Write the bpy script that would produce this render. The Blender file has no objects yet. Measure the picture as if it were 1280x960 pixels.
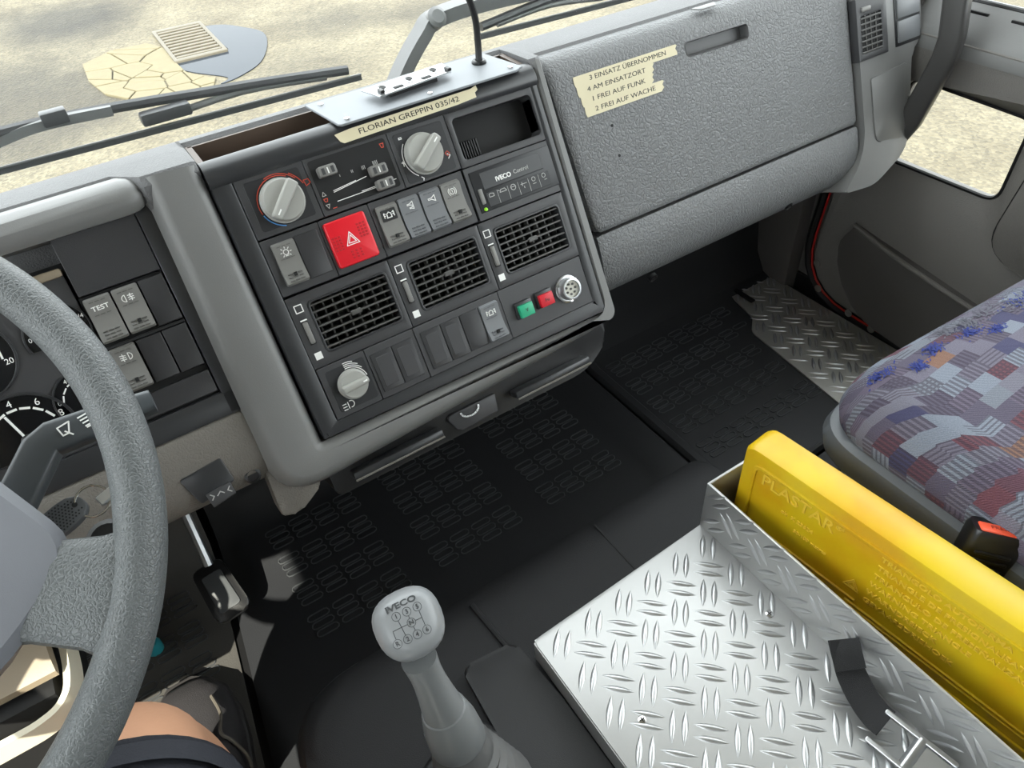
import bpy, bmesh, math, random
from mathutils import Matrix, Vector
random.seed(7)
PI = math.pi
sc = bpy.context.scene
COL = sc.collection

# ------------------------------------------------------------------ camera
cam_d = bpy.data.cameras.new('camera')
cam_d.sensor_width = 36.0
cam_d.lens = 930.0 / 1280.0 * 36.0
cam_d.clip_start = 0.02
cam_d.clip_end = 200
cam = bpy.data.objects.new('camera', cam_d)
COL.objects.link(cam)
rt = Vector((0.83457, -0.54756, -0.06065)); dn = Vector((-0.41225, -0.54769, -0.72807)); fw = Vector((0.36545, 0.63262, -0.68281))
cm = Matrix.Identity(4)
for i in range(3):
    cm[i][0] = rt[i]; cm[i][1] = -dn[i]; cm[i][2] = -fw[i]
cm.translation = Vector((0, 0, 1.0))
cam.matrix_world = cm
sc.camera = cam
# ------------------------------------------------------------------ world, sun, exposure
wd = bpy.data.worlds.new('world'); sc.world = wd; wd.use_nodes = True
bg = wd.node_tree.nodes['Background']
bg.inputs[0].default_value = (0.93, 0.97, 1.0, 1)
bg.inputs[1].default_value = 3.9
sd = bpy.data.lights.new('sun', 'SUN'); sd.energy = 12.0; sd.angle = 0.009; sd.color = (1.0, 0.94, 0.82)
sun = bpy.data.objects.new('sun', sd); COL.objects.link(sun)
sun.rotation_euler = Vector((-0.50, -0.65, 0.80)).to_track_quat('Z', 'Y').to_euler()
sc.view_settings.view_transform = 'Standard'
sc.view_settings.look = 'None'
sc.view_settings.gamma = 1.0
sc.view_settings.use_curve_mapping = False
sc.view_settings.exposure = 0.55
try:
    sc.cycles.max_bounces = 8; sc.cycles.diffuse_bounces = 5; sc.cycles.transparent_max_bounces = 12
except Exception:
    pass

# ------------------------------------------------------------------ materials
MATS = {}
def lin(c):
    return tuple(((v / 255) / 12.92 if v / 255 <= 0.04045 else ((v / 255 + 0.055) / 1.055) ** 2.4) for v in c)
def mat(name, rgb, rough=0.5, metal=0.0, bump=None, var=0.0, spec=0.5, coat=0.0):
    """rgb in 0-255 sRGB. bump = (kind, scale, strength)"""
    if name in MATS: return MATS[name]
    m = bpy.data.materials.new(name); m.use_nodes = True
    nt = m.node_tree; b = nt.nodes['Principled BSDF']
    c = lin(rgb)
    b.inputs['Base Color'].default_value = (*c, 1)
    b.inputs['Roughness'].default_value = rough
    b.inputs['Metallic'].default_value = metal
    b.inputs['Specular IOR Level'].default_value = spec
    if coat: b.inputs['Coat Weight'].default_value = coat; b.inputs['Coat Roughness'].default_value = 0.15
    tc = nt.nodes.new('ShaderNodeTexCoord')
    if var:
        n = nt.nodes.new('ShaderNodeTexNoise'); n.inputs['Scale'].default_value = 14; n.inputs['Detail'].default_value = 6
        nt.links.new(tc.outputs['Object'], n.inputs['Vector'])
        mx = nt.nodes.new('ShaderNodeMix'); mx.data_type = 'RGBA'
        mx.inputs[6].default_value = (*[v * (1 - var) for v in c], 1); mx.inputs[7].default_value = (*[min(1, v * (1 + var)) for v in c], 1)
        nt.links.new(n.outputs['Fac'], mx.inputs[0]); nt.links.new(mx.outputs[2], b.inputs['Base Color'])
    if bump:
        kind, s, st = bump
        bp = nt.nodes.new('ShaderNodeBump'); bp.inputs['Strength'].default_value = st; bp.inputs['Distance'].default_value = 0.0012
        if kind == 'leather':
            n = nt.nodes.new('ShaderNodeTexNoise'); n.inputs['Scale'].default_value = s * 0.7; n.inputs['Detail'].default_value = 2
            nt.links.new(tc.outputs['Object'], n.inputs['Vector'])
            mm = nt.nodes.new('ShaderNodeVectorMath'); mm.operation = 'MULTIPLY_ADD'
            k = 1.6 / s
            mm.inputs[1].default_value = (k, k, k)
            nt.links.new(n.outputs['Color'], mm.inputs[0]); nt.links.new(tc.outputs['Object'], mm.inputs[2])
            v = nt.nodes.new('ShaderNodeTexVoronoi'); v.feature = 'DISTANCE_TO_EDGE'; v.inputs['Scale'].default_value = s
            nt.links.new(mm.outputs[0], v.inputs['Vector'])
            r = nt.nodes.new('ShaderNodeValToRGB'); r.color_ramp.elements[1].position = 0.22
            nt.links.new(v.outputs['Distance'], r.inputs[0]); nt.links.new(r.outputs[0], bp.inputs['Height'])
        else:
            n = nt.nodes.new('ShaderNodeTexNoise'); n.inputs['Scale'].default_value = s; n.inputs['Detail'].default_value = 4
            nt.links.new(tc.outputs['Object'], n.inputs['Vector']); nt.links.new(n.outputs['Fac'], bp.inputs['Height'])
        nt.links.new(bp.outputs[0], b.inputs['Normal'])
    MATS[name] = m
    return m
def M(n): return MATS[n]

mat('dash_grey', (112, 113, 114), 0.45, bump=('leather', 170, 0.5), var=0.06, spec=0.4)
mat('dash_smooth', (110, 110, 109), 0.42, bump=('noise', 900, 0.12), var=0.05)
mat('dash_top', (104, 104, 105), 0.55, bump=('leather', 300, 0.3), var=0.05, spec=0.25)
mat('knee_grey', (104, 100, 94), 0.45, bump=('leather', 260, 0.3), var=0.05)
mat('panel_dark', (56, 56, 58), 0.42, bump=('noise', 1500, 0.12))
mat('bezel_dark', (46, 47, 49), 0.30, bump=('noise', 1500, 0.06))
mat('blank_dark', (50, 50, 52), 0.40, bump=('noise', 1400, 0.15))
mat('insert_black', (30, 31, 34), 0.45, bump=('noise', 1400, 0.1))
mat('black_void', (9, 9, 10), 0.7)
mat('black_plastic', (24, 24, 25), 0.38, bump=('noise', 900, 0.15))
mat('switch_grey', (118, 117, 114), 0.42, bump=('noise', 1200, 0.08))
mat('switch_blue_grey', (112, 114, 117), 0.42, bump=('noise', 1200, 0.08))
mat('knob_grey', (158, 158, 153), 0.38)
mat('slat_dark', (74, 73, 71), 0.4)
mat('white_print', (235, 235, 232), 0.5)
mat('grey_print', (175, 175, 172), 0.5)
mat('red_print', (190, 70, 48), 0.5)
mat('blue_print', (70, 130, 190), 0.5)
mat('black_print', (22, 22, 22), 0.5)
mat('hazard_red', (214, 22, 38), 0.35)
mat('hazard_red_dark', (180, 14, 28), 0.4)
mat('button_green', (40, 160, 120), 0.4)
mat('button_red', (200, 30, 45), 0.4)
mat('led_green', (150, 220, 40), 0.3)
mat('chrome', (205, 205, 205), 0.18, metal=1.0)
mat('steel', (190, 192, 194), 0.3, metal=0.9, bump=('noise', 300, 0.05))
mat('alu_plate', (176, 176, 175), 0.42, metal=0.75, bump=('noise', 160, 0.06), var=0.07)
mat('alu_bar', (188, 189, 190), 0.34, metal=0.85)
mat('alu_old', (176, 174, 168), 0.40, metal=0.7, bump=('noise', 160, 0.12), var=0.12)
mat('alu_sheet', (132, 135, 139), 0.55, metal=0.4, var=0.08)
mat('tape_cream', (214, 204, 172), 0.6, var=0.06)
mat('rubber_mat', (28, 29, 32), 0.58, bump=('noise', 700, 0.25), var=0.15)
mat('rubber_rib', (66, 68, 70), 0.45)
mat('tunnel_black', (25, 25, 27), 0.58, bump=('noise', 900, 0.35), spec=0.35)
mat('lid_black', (36, 36, 37), 0.5, bump=('noise', 1100, 0.2), spec=0.35)
mat('wheel_grey', (82, 85, 86), 0.42, bump=('leather', 360, 0.36), var=0.10)
mat('wheel_hub', (110, 112, 118), 0.45, bump=('noise', 1500, 0.1))
mat('stalk_grey', (62, 66, 69), 0.4, bump=('noise', 1500, 0.06))
mat('lever_grey', (112, 114, 115), 0.36, bump=('noise', 1200, 0.05))
mat('boot_grey', (92, 92, 92), 0.42)
mat('door_grey', (104, 101, 97), 0.5, bump=('leather', 330, 0.25), var=0.06)
mat('door_dark', (78, 75, 73), 0.5, bump=('noise', 900, 0.2))
mat('seal_black', (14, 14, 15), 0.45)
mat('body_red', (165, 26, 22), 0.3, coat=0.6)
mat('handle_dark', (58, 57, 56), 0.38)
mat('seat_shell', (84, 87, 91), 0.4, bump=('noise', 900, 0.1))
mat('buckle_black', (20, 20, 21), 0.3)
mat('buckle_red', (226, 84, 52), 0.4)
mat('webbing', (24, 24, 26), 0.7, bump=('noise', 1500, 0.5))
mat('skin', (196, 148, 118), 0.5, bump=('noise', 260, 0.25), var=0.12)
mat('denim', (34, 36, 44), 0.8, bump=('noise', 500, 0.5), var=0.3)
mat('shoe_black', (46, 44, 46), 0.7, bump=('noise', 900, 0.5))
mat('shoe_trim', (92, 86, 78), 0.6)
mat('shoe_sole', (40, 38, 38), 0.6)
mat('fob_grey', (72, 74, 76), 0.45)
mat('teal', (40, 140, 150), 0.4)
mat('column_taupe', (128, 116, 98), 0.5, bump=('noise', 1000, 0.15))
mat('headliner', (196, 194, 188), 0.9)
mat('cab_wall', (120, 118, 114), 0.8)
mat('tuft_blue', (30, 44, 112), 0.8)
mat('tuft_grey', (84, 84, 94), 0.8)

def yellow_mat():
    m = bpy.data.materials.new('yellow_plastic'); m.use_nodes = True; nt = m.node_tree; b = nt.nodes['Principled BSDF']
    tc = nt.nodes.new('ShaderNodeTexCoord'); n = nt.nodes.new('ShaderNodeTexNoise'); n.inputs['Scale'].default_value = 9; n.inputs['Detail'].default_value = 5
    nt.links.new(tc.outputs['Object'], n.inputs['Vector'])
    r = nt.nodes.new('ShaderNodeValToRGB')
    e = r.color_ramp.elements
    e[0].position = 0.30; e[0].color = (*lin((200, 172, 40)), 1)
    e[1].position = 0.44; e[1].color = (*lin((202, 172, 22)), 1)
    k = r.color_ramp.elements.new(0.62); k.color = (*lin((198, 152, 16)), 1)
    nt.links.new(n.outputs['Fac'], r.inputs[0]); nt.links.new(r.outputs[0], b.inputs['Base Color'])
    b.inputs['Roughness'].default_value = 0.38
    b.inputs['Subsurface Weight'].default_value = 0.08; b.inputs['Subsurface Radius'].default_value = (0.02, 0.012, 0.002); b.inputs['Subsurface Scale'].default_value = 0.3
    MATS['yellow_plastic'] = m
yellow_mat()

def fabric_mat():
    m = bpy.data.materials.new('seat_fabric'); m.use_nodes = True; nt = m.node_tree; b = nt.nodes['Principled BSDF']; L = nt.links.new
    N = nt.nodes.new
    uv = N('ShaderNodeUVMap')
    def vm(op, a, bb=None):
        n = N('ShaderNodeVectorMath'); n.operation = op
        if hasattr(a, 'is_output'): L(a, n.inputs[0])
        else: n.inputs[0].default_value = a
        if bb is not None:
            if hasattr(bb, 'is_output'): L(bb, n.inputs[1])
            else: n.inputs[1].default_value = bb
        return n.outputs[0]
    def mt(op, a, bb=None, c=None):
        n = N('ShaderNodeMath'); n.operation = op
        for i, q in enumerate((a, bb, c)):
            if q is None: continue
            if hasattr(q, 'is_output'): L(q, n.inputs[i])
            else: n.inputs[i].default_value = q
        return n.outputs[0]
    # cells ~ 42 x 27 mm, rows shifted
    s = vm('MULTIPLY', uv.outputs[0], (1 / 0.029, 1 / 0.018, 1))
    sx = N('ShaderNodeSeparateXYZ'); L(s, sx.inputs[0])
    row = mt('FLOOR', sx.outputs[1])
    wn0 = N('ShaderNodeTexWhiteNoise'); wn0.noise_dimensions = '1D'; L(row, wn0.inputs['W'])
    xs = mt('ADD', sx.outputs[0], mt('MULTIPLY', wn0.outputs['Value'], 1.0))
    colu = mt('FLOOR', xs)
    cb = N('ShaderNodeCombineXYZ'); L(colu, cb.inputs[0]); L(row, cb.inputs[1])
    wn = N('ShaderNodeTexWhiteNoise'); wn.noise_dimensions = '2D'; L(cb.outputs[0], wn.inputs['Vector'])
    ramp = N('ShaderNodeValToRGB'); ramp.color_ramp.interpolation = 'CONSTANT'
    cols = [(0, (96, 92, 106)), (.14, (112, 118, 130)), (.27, (76, 70, 86)), (.40, (102, 100, 112)), (.52, (84, 54, 66)), (.60, (104, 108, 118)), (.70, (56, 55, 84)), (.79, (114, 84, 70)), (.84, (88, 80, 96)), (.95, (92, 54, 64))]
    el = ramp.color_ramp.elements
    el[0].color = (*lin(cols[0][1]), 1); el[1].position = cols[1][0]; el[1].color = (*lin(cols[1][1]), 1)
    for p, c in cols[2:]:
        e = el.new(p); e.color = (*lin(c), 1)
    L(wn.outputs['Value'], ramp.inputs[0])
    # stripes inside some cells
    sep = N('ShaderNodeSeparateColor'); L(wn.outputs['Color'], sep.inputs[0])
    str_x = mt('GREATER_THAN', mt('FRACT', mt('MULTIPLY', xs, 5.0)), 0.45)
    str_y = mt('GREATER_THAN', mt('FRACT', mt('MULTIPLY', sx.outputs[1], 4.0)), 0.6)
    use_x = mt('GREATER_THAN', sep.outputs[1], 0.45); use_y = mt('GREATER_THAN', sep.outputs[2], 0.75)
    f = mt('MAXIMUM', mt('MULTIPLY', str_x, use_x), mt('MULTIPLY', str_y, use_y))
    mx = N('ShaderNodeMix'); mx.data_type = 'RGBA'; L(mt('MULTIPLY', f, 0.6), mx.inputs[0]); L(ramp.outputs[0], mx.inputs[6]); mx.inputs[7].default_value = (*lin((48, 40, 54)), 1)
    # weave
    wv = N('ShaderNodeTexWave'); wv.inputs['Scale'].default_value = 260; wv.bands_direction = 'DIAGONAL'; L(uv.outputs[0], wv.inputs['Vector'])
    ns = N('ShaderNodeTexNoise'); ns.inputs['Scale'].default_value = 900; L(uv.outputs[0], ns.inputs['Vector'])
    mx2 = N('ShaderNodeMix'); mx2.data_type = 'RGBA'; mx2.blend_type = 'OVERLAY'; mx2.inputs[0].default_value = 0.45; L(mx.outputs[2], mx2.inputs[6]); L(ns.outputs['Fac'], mx2.inputs[7])
    L(mx2.outputs[2], b.inputs['Base Color'])
    bp = N('ShaderNodeBump'); bp.inputs['Strength'].default_value = 0.5; bp.inputs['Distance'].default_value = 0.001
    L(mt('ADD', wv.outputs['Fac'], ns.outputs['Fac']), bp.inputs['Height']); L(bp.outputs[0], b.inputs['Normal'])
    b.inputs['Roughness'].default_value = 0.85
    MATS['seat_fabric'] = m
fabric_mat()

def glass_mat():
    m = bpy.data.materials.new('clear_glass'); m.use_nodes = True; nt = m.node_tree
    for n in list(nt.nodes):
        if n.type == 'BSDF_PRINCIPLED': nt.nodes.remove(n)
    out = [n for n in nt.nodes if n.type == 'OUTPUT_MATERIAL'][0]
    t = nt.nodes.new('ShaderNodeBsdfTransparent'); t.inputs[0].default_value = (0.96, 0.975, 0.965, 1)
    g = nt.nodes.new('ShaderNodeBsdfGlossy'); g.inputs['Roughness'].default_value = 0.02
    lw_ = nt.nodes.new('ShaderNodeLayerWeight'); lw_.inputs[0].default_value = 0.5
    pw = nt.nodes.new('ShaderNodeMath'); pw.operation = 'POWER'; pw.inputs[1].default_value = 5.0; nt.links.new(lw_.outputs['Facing'], pw.inputs[0])
    f = nt.nodes.new('ShaderNodeMath'); f.operation = 'MULTIPLY_ADD'; f.inputs[1].default_value = 0.8; f.inputs[2].default_value = 0.02; nt.links.new(pw.outputs[0], f.inputs[0])
    mx = nt.nodes.new('ShaderNodeMixShader')
    nt.links.new(f.outputs[0], mx.inputs[0]); nt.links.new(t.outputs[0], mx.inputs[1]); nt.links.new(g.outputs[0], mx.inputs[2])
    nt.links.new(mx.outputs[0], out.inputs['Surface'])
    MATS['clear_glass'] = m
glass_mat()

def ground_mat():
    m = bpy.data.materials.new('asphalt'); m.use_nodes = True; nt = m.node_tree; b = nt.nodes['Principled BSDF']; N = nt.nodes.new; L = nt.links.new
    tc = N('ShaderNodeTexCoord')
    n1 = N('ShaderNodeTexNoise'); n1.inputs['Scale'].default_value = 0.9; n1.inputs['Detail'].default_value = 10; n1.inputs['Roughness'].default_value = 0.72
    L(tc.outputs['Object'], n1.inputs['Vector'])
    n2 = N('ShaderNodeTexVoronoi'); n2.inputs['Scale'].default_value = 55; L(tc.outputs['Object'], n2.inputs['Vector'])
    r = N('ShaderNodeValToRGB'); e = r.color_ramp.elements
    e[0].position = 0.36; e[0].color = (0.072, 0.060, 0.036, 1); e[1].position = 0.62; e[1].color = (0.136, 0.120, 0.080, 1)
    L(n1.outputs['Fac'], r.inputs[0])
    mx = N('ShaderNodeMix'); mx.data_type = 'RGBA'; mx.blend_type = 'MULTIPLY'; mx.inputs[0].default_value = 0.6
    bw = N('ShaderNodeRGBToBW'); L(n2.outputs['Color'], bw.inputs[0]); L(r.outputs[0], mx.inputs[6]); L(bw.outputs[0], mx.inputs[7])
    # two old oil stains with soft ragged edges
    last = mx.outputs[2]
    for (sx, sy, rad, dark) in ((0.43, 8.5, 0.55, 0.22), (-0.30, 6.3, 0.85, 0.42), (-0.1, 7.2, 0.4, 0.5), (0.55, 7.9, 0.35, 0.6), (1.75, 5.7, 0.35, 0.7), (2.4, 6.6, 0.3, 0.5), (3.1, 6.2, 0.3, 0.55)):
        d = N('ShaderNodeVectorMath'); d.operation = 'DISTANCE'; L(tc.outputs['Object'], d.inputs[0]); d.inputs[1].default_value = (sx, sy, 0)
        a = N('ShaderNodeMath'); a.operation = 'MULTIPLY_ADD'; L(n1.outputs['Fac'], a.inputs[0]); a.inputs[1].default_value = 0.8; L(d.outputs['Value'], a.inputs[2])
        mr = N('ShaderNodeMapRange'); mr.inputs[1].default_value = rad + 0.2; mr.inputs[2].default_value = rad + 0.75; mr.inputs[3].default_value = dark; mr.inputs[4].default_value = 1.0
        L(a.outputs[0], mr.inputs[0])
        q = N('ShaderNodeMix'); q.data_type = 'RGBA'; q.blend_type = 'MULTIPLY'; q.inputs[0].default_value = 1.0
        L(last, q.inputs[6]); L(mr.outputs[0], q.inputs[7]); last = q.outputs[2]
    L(last, b.inputs['Base Color']); b.inputs['Roughness'].default_value = 0.8
    bp = N('ShaderNodeBump'); bp.inputs['Strength'].default_value = 0.5; bp.inputs['Distance'].default_value = 0.01
    L(n2.outputs['Distance'], bp.inputs['Height']); L(bp.outputs[0], b.inputs['Normal'])
    MATS['asphalt'] = m
    mat('patch_slab', (86, 80, 60), 0.8, bump=('noise', 60, 0.4), var=0.15)
    mat('puddle', (34, 39, 46), 0.10, spec=0.05)
    mat('grate_iron', (78, 73, 62), 0.55, metal=0.3, var=0.1)
    mat('wiper_glare_dark', (62, 62, 64), 0.4)  # wiper tones lightened to suggest glare through the windscreen
    mat('wiper_glare_grey', (104, 104, 104), 0.4)
ground_mat()

# ------------------------------------------------------------------ mesh helpers
def new_bm(): return bmesh.new()
def bmesh_to(name, bm, smooth=True, angle=35):
    bmesh.ops.remove_doubles(bm, verts=bm.verts, dist=1e-6)
    bmesh.ops.recalc_face_normals(bm, faces=bm.faces)
    me = bpy.data.meshes.new(name); bm.to_mesh(me); bm.free()
    if smooth:
        for p in me.polygons: p.use_smooth = True
        try: me.set_sharp_from_angle(angle=math.radians(angle))
        except Exception: pass
    return me
WM = {}
def put(name, me, material=None, parent=None, mw=None):
    if isinstance(me, bmesh.types.BMesh): me = bmesh_to(name, me)
    o = bpy.data.objects.new(name, me); COL.objects.link(o)
    if material is not None and me is not None and hasattr(me, 'materials') and len(me.materials) == 0:
        me.materials.append(M(material) if isinstance(material, str) else material)
    mw = mw.copy() if mw is not None else Matrix.Identity(4)
    if parent is not None:
        o.parent = parent; o.matrix_parent_inverse = WM[parent.name].inverted()
    o.matrix_basis = mw
    WM[o.name] = mw
    return o
def thing(name, loc, label, cat, group=None, kind=None):
    o = put(name, None, None, None, Matrix.Translation(loc))
    o.empty_display_size = 0.05
    return tag(o, label, cat, group, kind)
def tag(o, label=None, cat=None, group=None, kind=None):
    if label: o['label'] = label
    if cat: o['category'] = cat
    if group: o['group'] = group
    if kind: o['kind'] = kind
    return o
def T(x, y, z): return Matrix.Translation((x, y, z))
def RX(a): return Matrix.Rotation(a, 4, 'X')
def RY(a): return Matrix.Rotation(a, 4, 'Y')
def RZ(a): return Matrix.Rotation(a, 4, 'Z')

def add_box(bm, x0, x1, y0, y1, z0, z1, bev=0.0, seg=2, mw=None):
    r = bmesh.ops.create_cube(bm, size=1.0)
    vs = r['verts']
    for v in vs:
        v.co = Vector((x0 + (v.co.x + .5) * (x1 - x0), y0 + (v.co.y + .5) * (y1 - y0), z0 + (v.co.z + .5) * (z1 - z0)))
    if bev > 0:
        es = list({e for v in vs for e in v.link_edges})
        rr = bmesh.ops.bevel(bm, geom=es, offset=bev, segments=seg, profile=0.5, affect='EDGES', clamp_overlap=True)
        vs = list({v for f in rr['faces'] for v in f.verts} | {v for v in vs if v.is_valid})
    if mw is not None:
        for v in vs: v.co = mw @ v.co
    return bm
def box(x0, x1, y0, y1, z0, z1, bev=0.0, seg=2, mw=None):
    return add_box(new_bm(), x0, x1, y0, y1, z0, z1, bev, seg, mw)
def rrect(cx, cy, w, h, r, n=4):
    pts = []
    r = min(r, w / 2 - 1e-5, h / 2 - 1e-5)
    for (sx, sy, a0) in ((1, 1, 0), (-1, 1, PI / 2), (-1, -1, PI), (1, -1, 1.5 * PI)):
        for i in range(n + 1):
            a = a0 + (PI / 2) * i / n
            pts.append((cx + sx * (w / 2 - r) + r * math.cos(a), cy + sy * (h / 2 - r) + r * math.sin(a)))
    return pts
def add_prism(bm, pts, z0, z1, bev=0.0, seg=2, mw=None):
    """polygon in xy extruded z0..z1, top rim bevelled"""
    lo = [bm.verts.new((p[0], p[1], z0)) for p in pts]; hi = [bm.verts.new((p[0], p[1], z1)) for p in pts]
    n = len(pts)
    for i in range(n):
        bm.faces.new((lo[i], lo[(i + 1) % n], hi[(i + 1) % n], hi[i]))
    bm.faces.new(lo[::-1]); top = bm.faces.new(hi)
    vs = lo + hi
    if bev > 0:
        rr = bmesh.ops.bevel(bm, geom=list(top.edges), offset=bev, segments=seg, profile=0.5, affect='EDGES', clamp_overlap=True)
        vs = list({v for f in rr['faces'] for v in f.verts} | {v for v in vs if v.is_valid})
    if mw is not None:
        for v in vs: v.co = mw @ v.co
    return bm
def prism(pts, z0, z1, bev=0.0, seg=2): return add_prism(new_bm(), pts, z0, z1, bev, seg)
def add_ring(bm, outer, inner, z0, z1, bev=0.0):
    n = len(outer)
    A = [[bm.verts.new((p[0], p[1], z)) for p in q] for q, z in ((outer, z0), (outer, z1), (inner, z1), (inner, z0))]
    tops = []
    for k in range(4):
        a, b = A[k], A[(k + 1) % 4]
        for i in range(n):
            f = bm.faces.new((a[i], a[(i + 1) % n], b[(i + 1) % n], b[i]))
    if bev > 0:
        es = []
        for ring in (A[1], A[2]):
            for i in range(n):
                e = bm.edges.get((ring[i], ring[(i + 1) % n]))
                if e: es.append(e)
        bmesh.ops.bevel(bm, geom=es, offset=bev, segments=2, profile=0.5, affect='EDGES', clamp_overlap=True)
    return bm
def ring(outer, inner, z0, z1, bev=0.0): return add_ring(new_bm(), outer, inner, z0, z1, bev)
def add_loft(bm, secs, closed=True, caps=True):
    rows = [[bm.verts.new(p) for p in s] for s in secs]
    n = len(rows[0])
    for a, b in zip(rows, rows[1:]):
        for i in range(n if closed else n - 1):
            j = (i + 1) % n
            bm.faces.new((a[i], a[j], b[j], b[i]))
    if caps and closed:
        bm.faces.new(rows[0][::-1]); bm.faces.new(rows[-1])
    return bm
def loft(secs, closed=True, caps=True): return add_loft(new_bm(), secs, closed, caps)
def smooth_path(pts, sub=6):
    P = [Vector(p) for p in pts]; out = []
    for i in range(len(P) - 1):
        p0 = P[max(i - 1, 0)]; p1 = P[i]; p2 = P[i + 1]; p3 = P[min(i + 2, len(P) - 1)]
        for k in range(sub):
            t = k / sub
            out.append(0.5 * ((2 * p1) + (-p0 + p2) * t + (2 * p0 - 5 * p1 + 4 * p2 - p3) * t * t + (-p0 + 3 * p1 - 3 * p2 + p3) * t ** 3))
    out.append(P[-1]); return out
def add_tube(bm, pts, rad, seg=10, caps=True, closed=False, sect=None):
    """sweep a circle (or the 2-D section sect) along pts with parallel transport; rad may be a list"""
    P = [Vector(p) for p in pts]; n = len(P)
    secs = []
    up = None
    for i in range(n):
        if closed: t = (P[(i + 1) % n] - P[i - 1]).normalized()
        else: t = (P[min(i + 1, n - 1)] - P[max(i - 1, 0)]).normalized()
        if up is None:
            up = Vector((0, 0, 1)) if abs(t.z) < 0.9 else Vector((0, 1, 0))
        up = (up - t * up.dot(t)).normalized(); sd_ = t.cross(up)
        r = rad[i] if isinstance(rad, (list, tuple)) else rad
        if sect: secs.append([P[i] + sd_ * a * r + up * b * r for a, b in sect])
        else: secs.append([P[i] + (sd_ * math.cos(2 * PI * k / seg) + up * math.sin(2 * PI * k / seg)) * r for k in range(seg)])
    if closed: secs.append(secs[0])
    return add_loft(bm, secs, True, caps and not closed)
def tube(*a, **k): return add_tube(new_bm(), *a, **k)
def add_lathe(bm, prof, seg=24, mw=None, cap=True):
    """prof: (radius, z) list"""
    secs = [[Vector((r * math.cos(2 * PI * k / seg), r * math.sin(2 * PI * k / seg), z)) for k in range(seg)] for r, z in prof]
    if mw is not None: secs = [[mw @ v for v in s] for s in secs]
    return add_loft(bm, secs, True, cap)
def lathe(prof, seg=24, mw=None, cap=True): return add_lathe(new_bm(), prof, seg, mw, cap)
def circ(cx, cy, r, n=20, a0=0, a1=2 * PI):
    return [(cx + r * math.cos(a0 + (a1 - a0) * k / n), cy + r * math.sin(a0 + (a1 - a0) * k / n)) for k in range(n + 1)]
def add_strokes(bm, lines, w, z0=0.0, z1=0.0004):
    for ln in lines:
        for a, b in zip(ln, ln[1:]):
            d = Vector((b[0] - a[0], b[1] - a[1]))
            if d.length < 1e-7: continue
            d.normalize(); nn = Vector((-d.y, d.x)) * (w / 2); e = d * (w * 0.3)
            q = [(a[0] - e.x + nn.x, a[1] - e.y + nn.y), (a[0] - e.x - nn.x, a[1] - e.y - nn.y), (b[0] + e.x - nn.x, b[1] + e.y - nn.y), (b[0] + e.x + nn.x, b[1] + e.y + nn.y)]
            add_prism(bm, q, z0, z1)
    return bm
def strokes(lines, w, z0=0.0, z1=0.0004): return add_strokes(new_bm(), lines, w, z0, z1)
def text_mesh(s, size, ext=0.0002, sx=1.0, off=0.0, align='CENTER'):
    cu = bpy.data.curves.new('lettering', 'FONT'); cu.body = s; cu.size = size; cu.extrude = ext; cu.offset = off
    cu.align_x = align; cu.align_y = 'CENTER'; cu.resolution_u = 3
    o = bpy.data.objects.new('lettering', cu)
    me = bpy.data.meshes.new_from_object(o)
    bpy.data.objects.remove(o); bpy.data.curves.remove(cu)
    me.materials.clear()
    if sx != 1.0: me.transform(Matrix.Diagonal((sx, 1, 1, 1)))
    return me
def plate_hole_bm(u0, u1, v0, v1, hu0, hu1, hv0, hv1, z0, z1, r=0.003):
    n = 4
    out = rrect((u0 + u1) / 2, -(v0 + v1) / 2, u1 - u0, v1 - v0, 0.0008, n)
    inn = rrect((hu0 + hu1) / 2, -(hv0 + hv1) / 2, hu1 - hu0, hv1 - hv0, r, n)
    return ring(out, inn, z0, z1, 0.0007)

def frame(ox, oy, oz, deg):
    a = math.radians(deg); s, c = math.sin(a), math.cos(a)
    m = Matrix(((1, 0, 0, ox), (0, s, -c, oy), (0, c, s, oz), (0, 0, 0, 1)))
    return m
FC = frame(.285, .6427, .555, 30)      # centre console face
FL = frame(.285, .6627, .555, 30)      # instrument cluster face
FG = frame(.285, .6827, .555, 22)      # glove compartment face
def at(F, u, v, h=0.0): return F @ T(u / 1000, -v / 1000, h / 1000)
mm = 0.001

def rpoly(corners, n=5):
    """closed polygon with filleted corners: (x, y, r) each; n+1 points per corner"""
    out = []; m = len(corners)
    for i in range(m):
        x, y, r = corners[i]; p = Vector((x, y)); a = Vector(corners[i - 1][:2]); b = Vector(corners[(i + 1) % m][:2])
        da = (a - p); db = (b - p); r1 = min(r, da.length * .48); r2 = min(r, db.length * .48)
        s = p + da.normalized() * r1; e = p + db.normalized() * r2
        for k in range(n + 1):
            t = k / n
            q = s * (1 - t) ** 2 + p * 2 * t * (1 - t) + e * t * t
            out.append((q.x, q.y))
    return out
def mmp(l): return [tuple(v * mm for v in p) for p in l]
def xsweep(xs, prof, ends=()):
    """loft a (y,z) profile along X (list of x, or (x, scale-about-centroid))"""
    cy = sum(p[0] for p in prof) / len(prof); cz = sum(p[1] for p in prof) / len(prof)
    secs = []
    for x in xs:
        s = 1.0
        if isinstance(x, tuple): x, s = x
        secs.append([(x, cy + (p[0] - cy) * s, cz + (p[1] - cz) * s) for p in prof])
    return loft(secs)
def local_sweep(us, prof):
    """profile in local (Y,Z) mm swept along local X (mm); optional end scale"""
    return xsweep([(u[0] * mm, u[1]) if isinstance(u, tuple) else u * mm for u in us], [(a * mm, b * mm) for a, b in prof])

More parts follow.
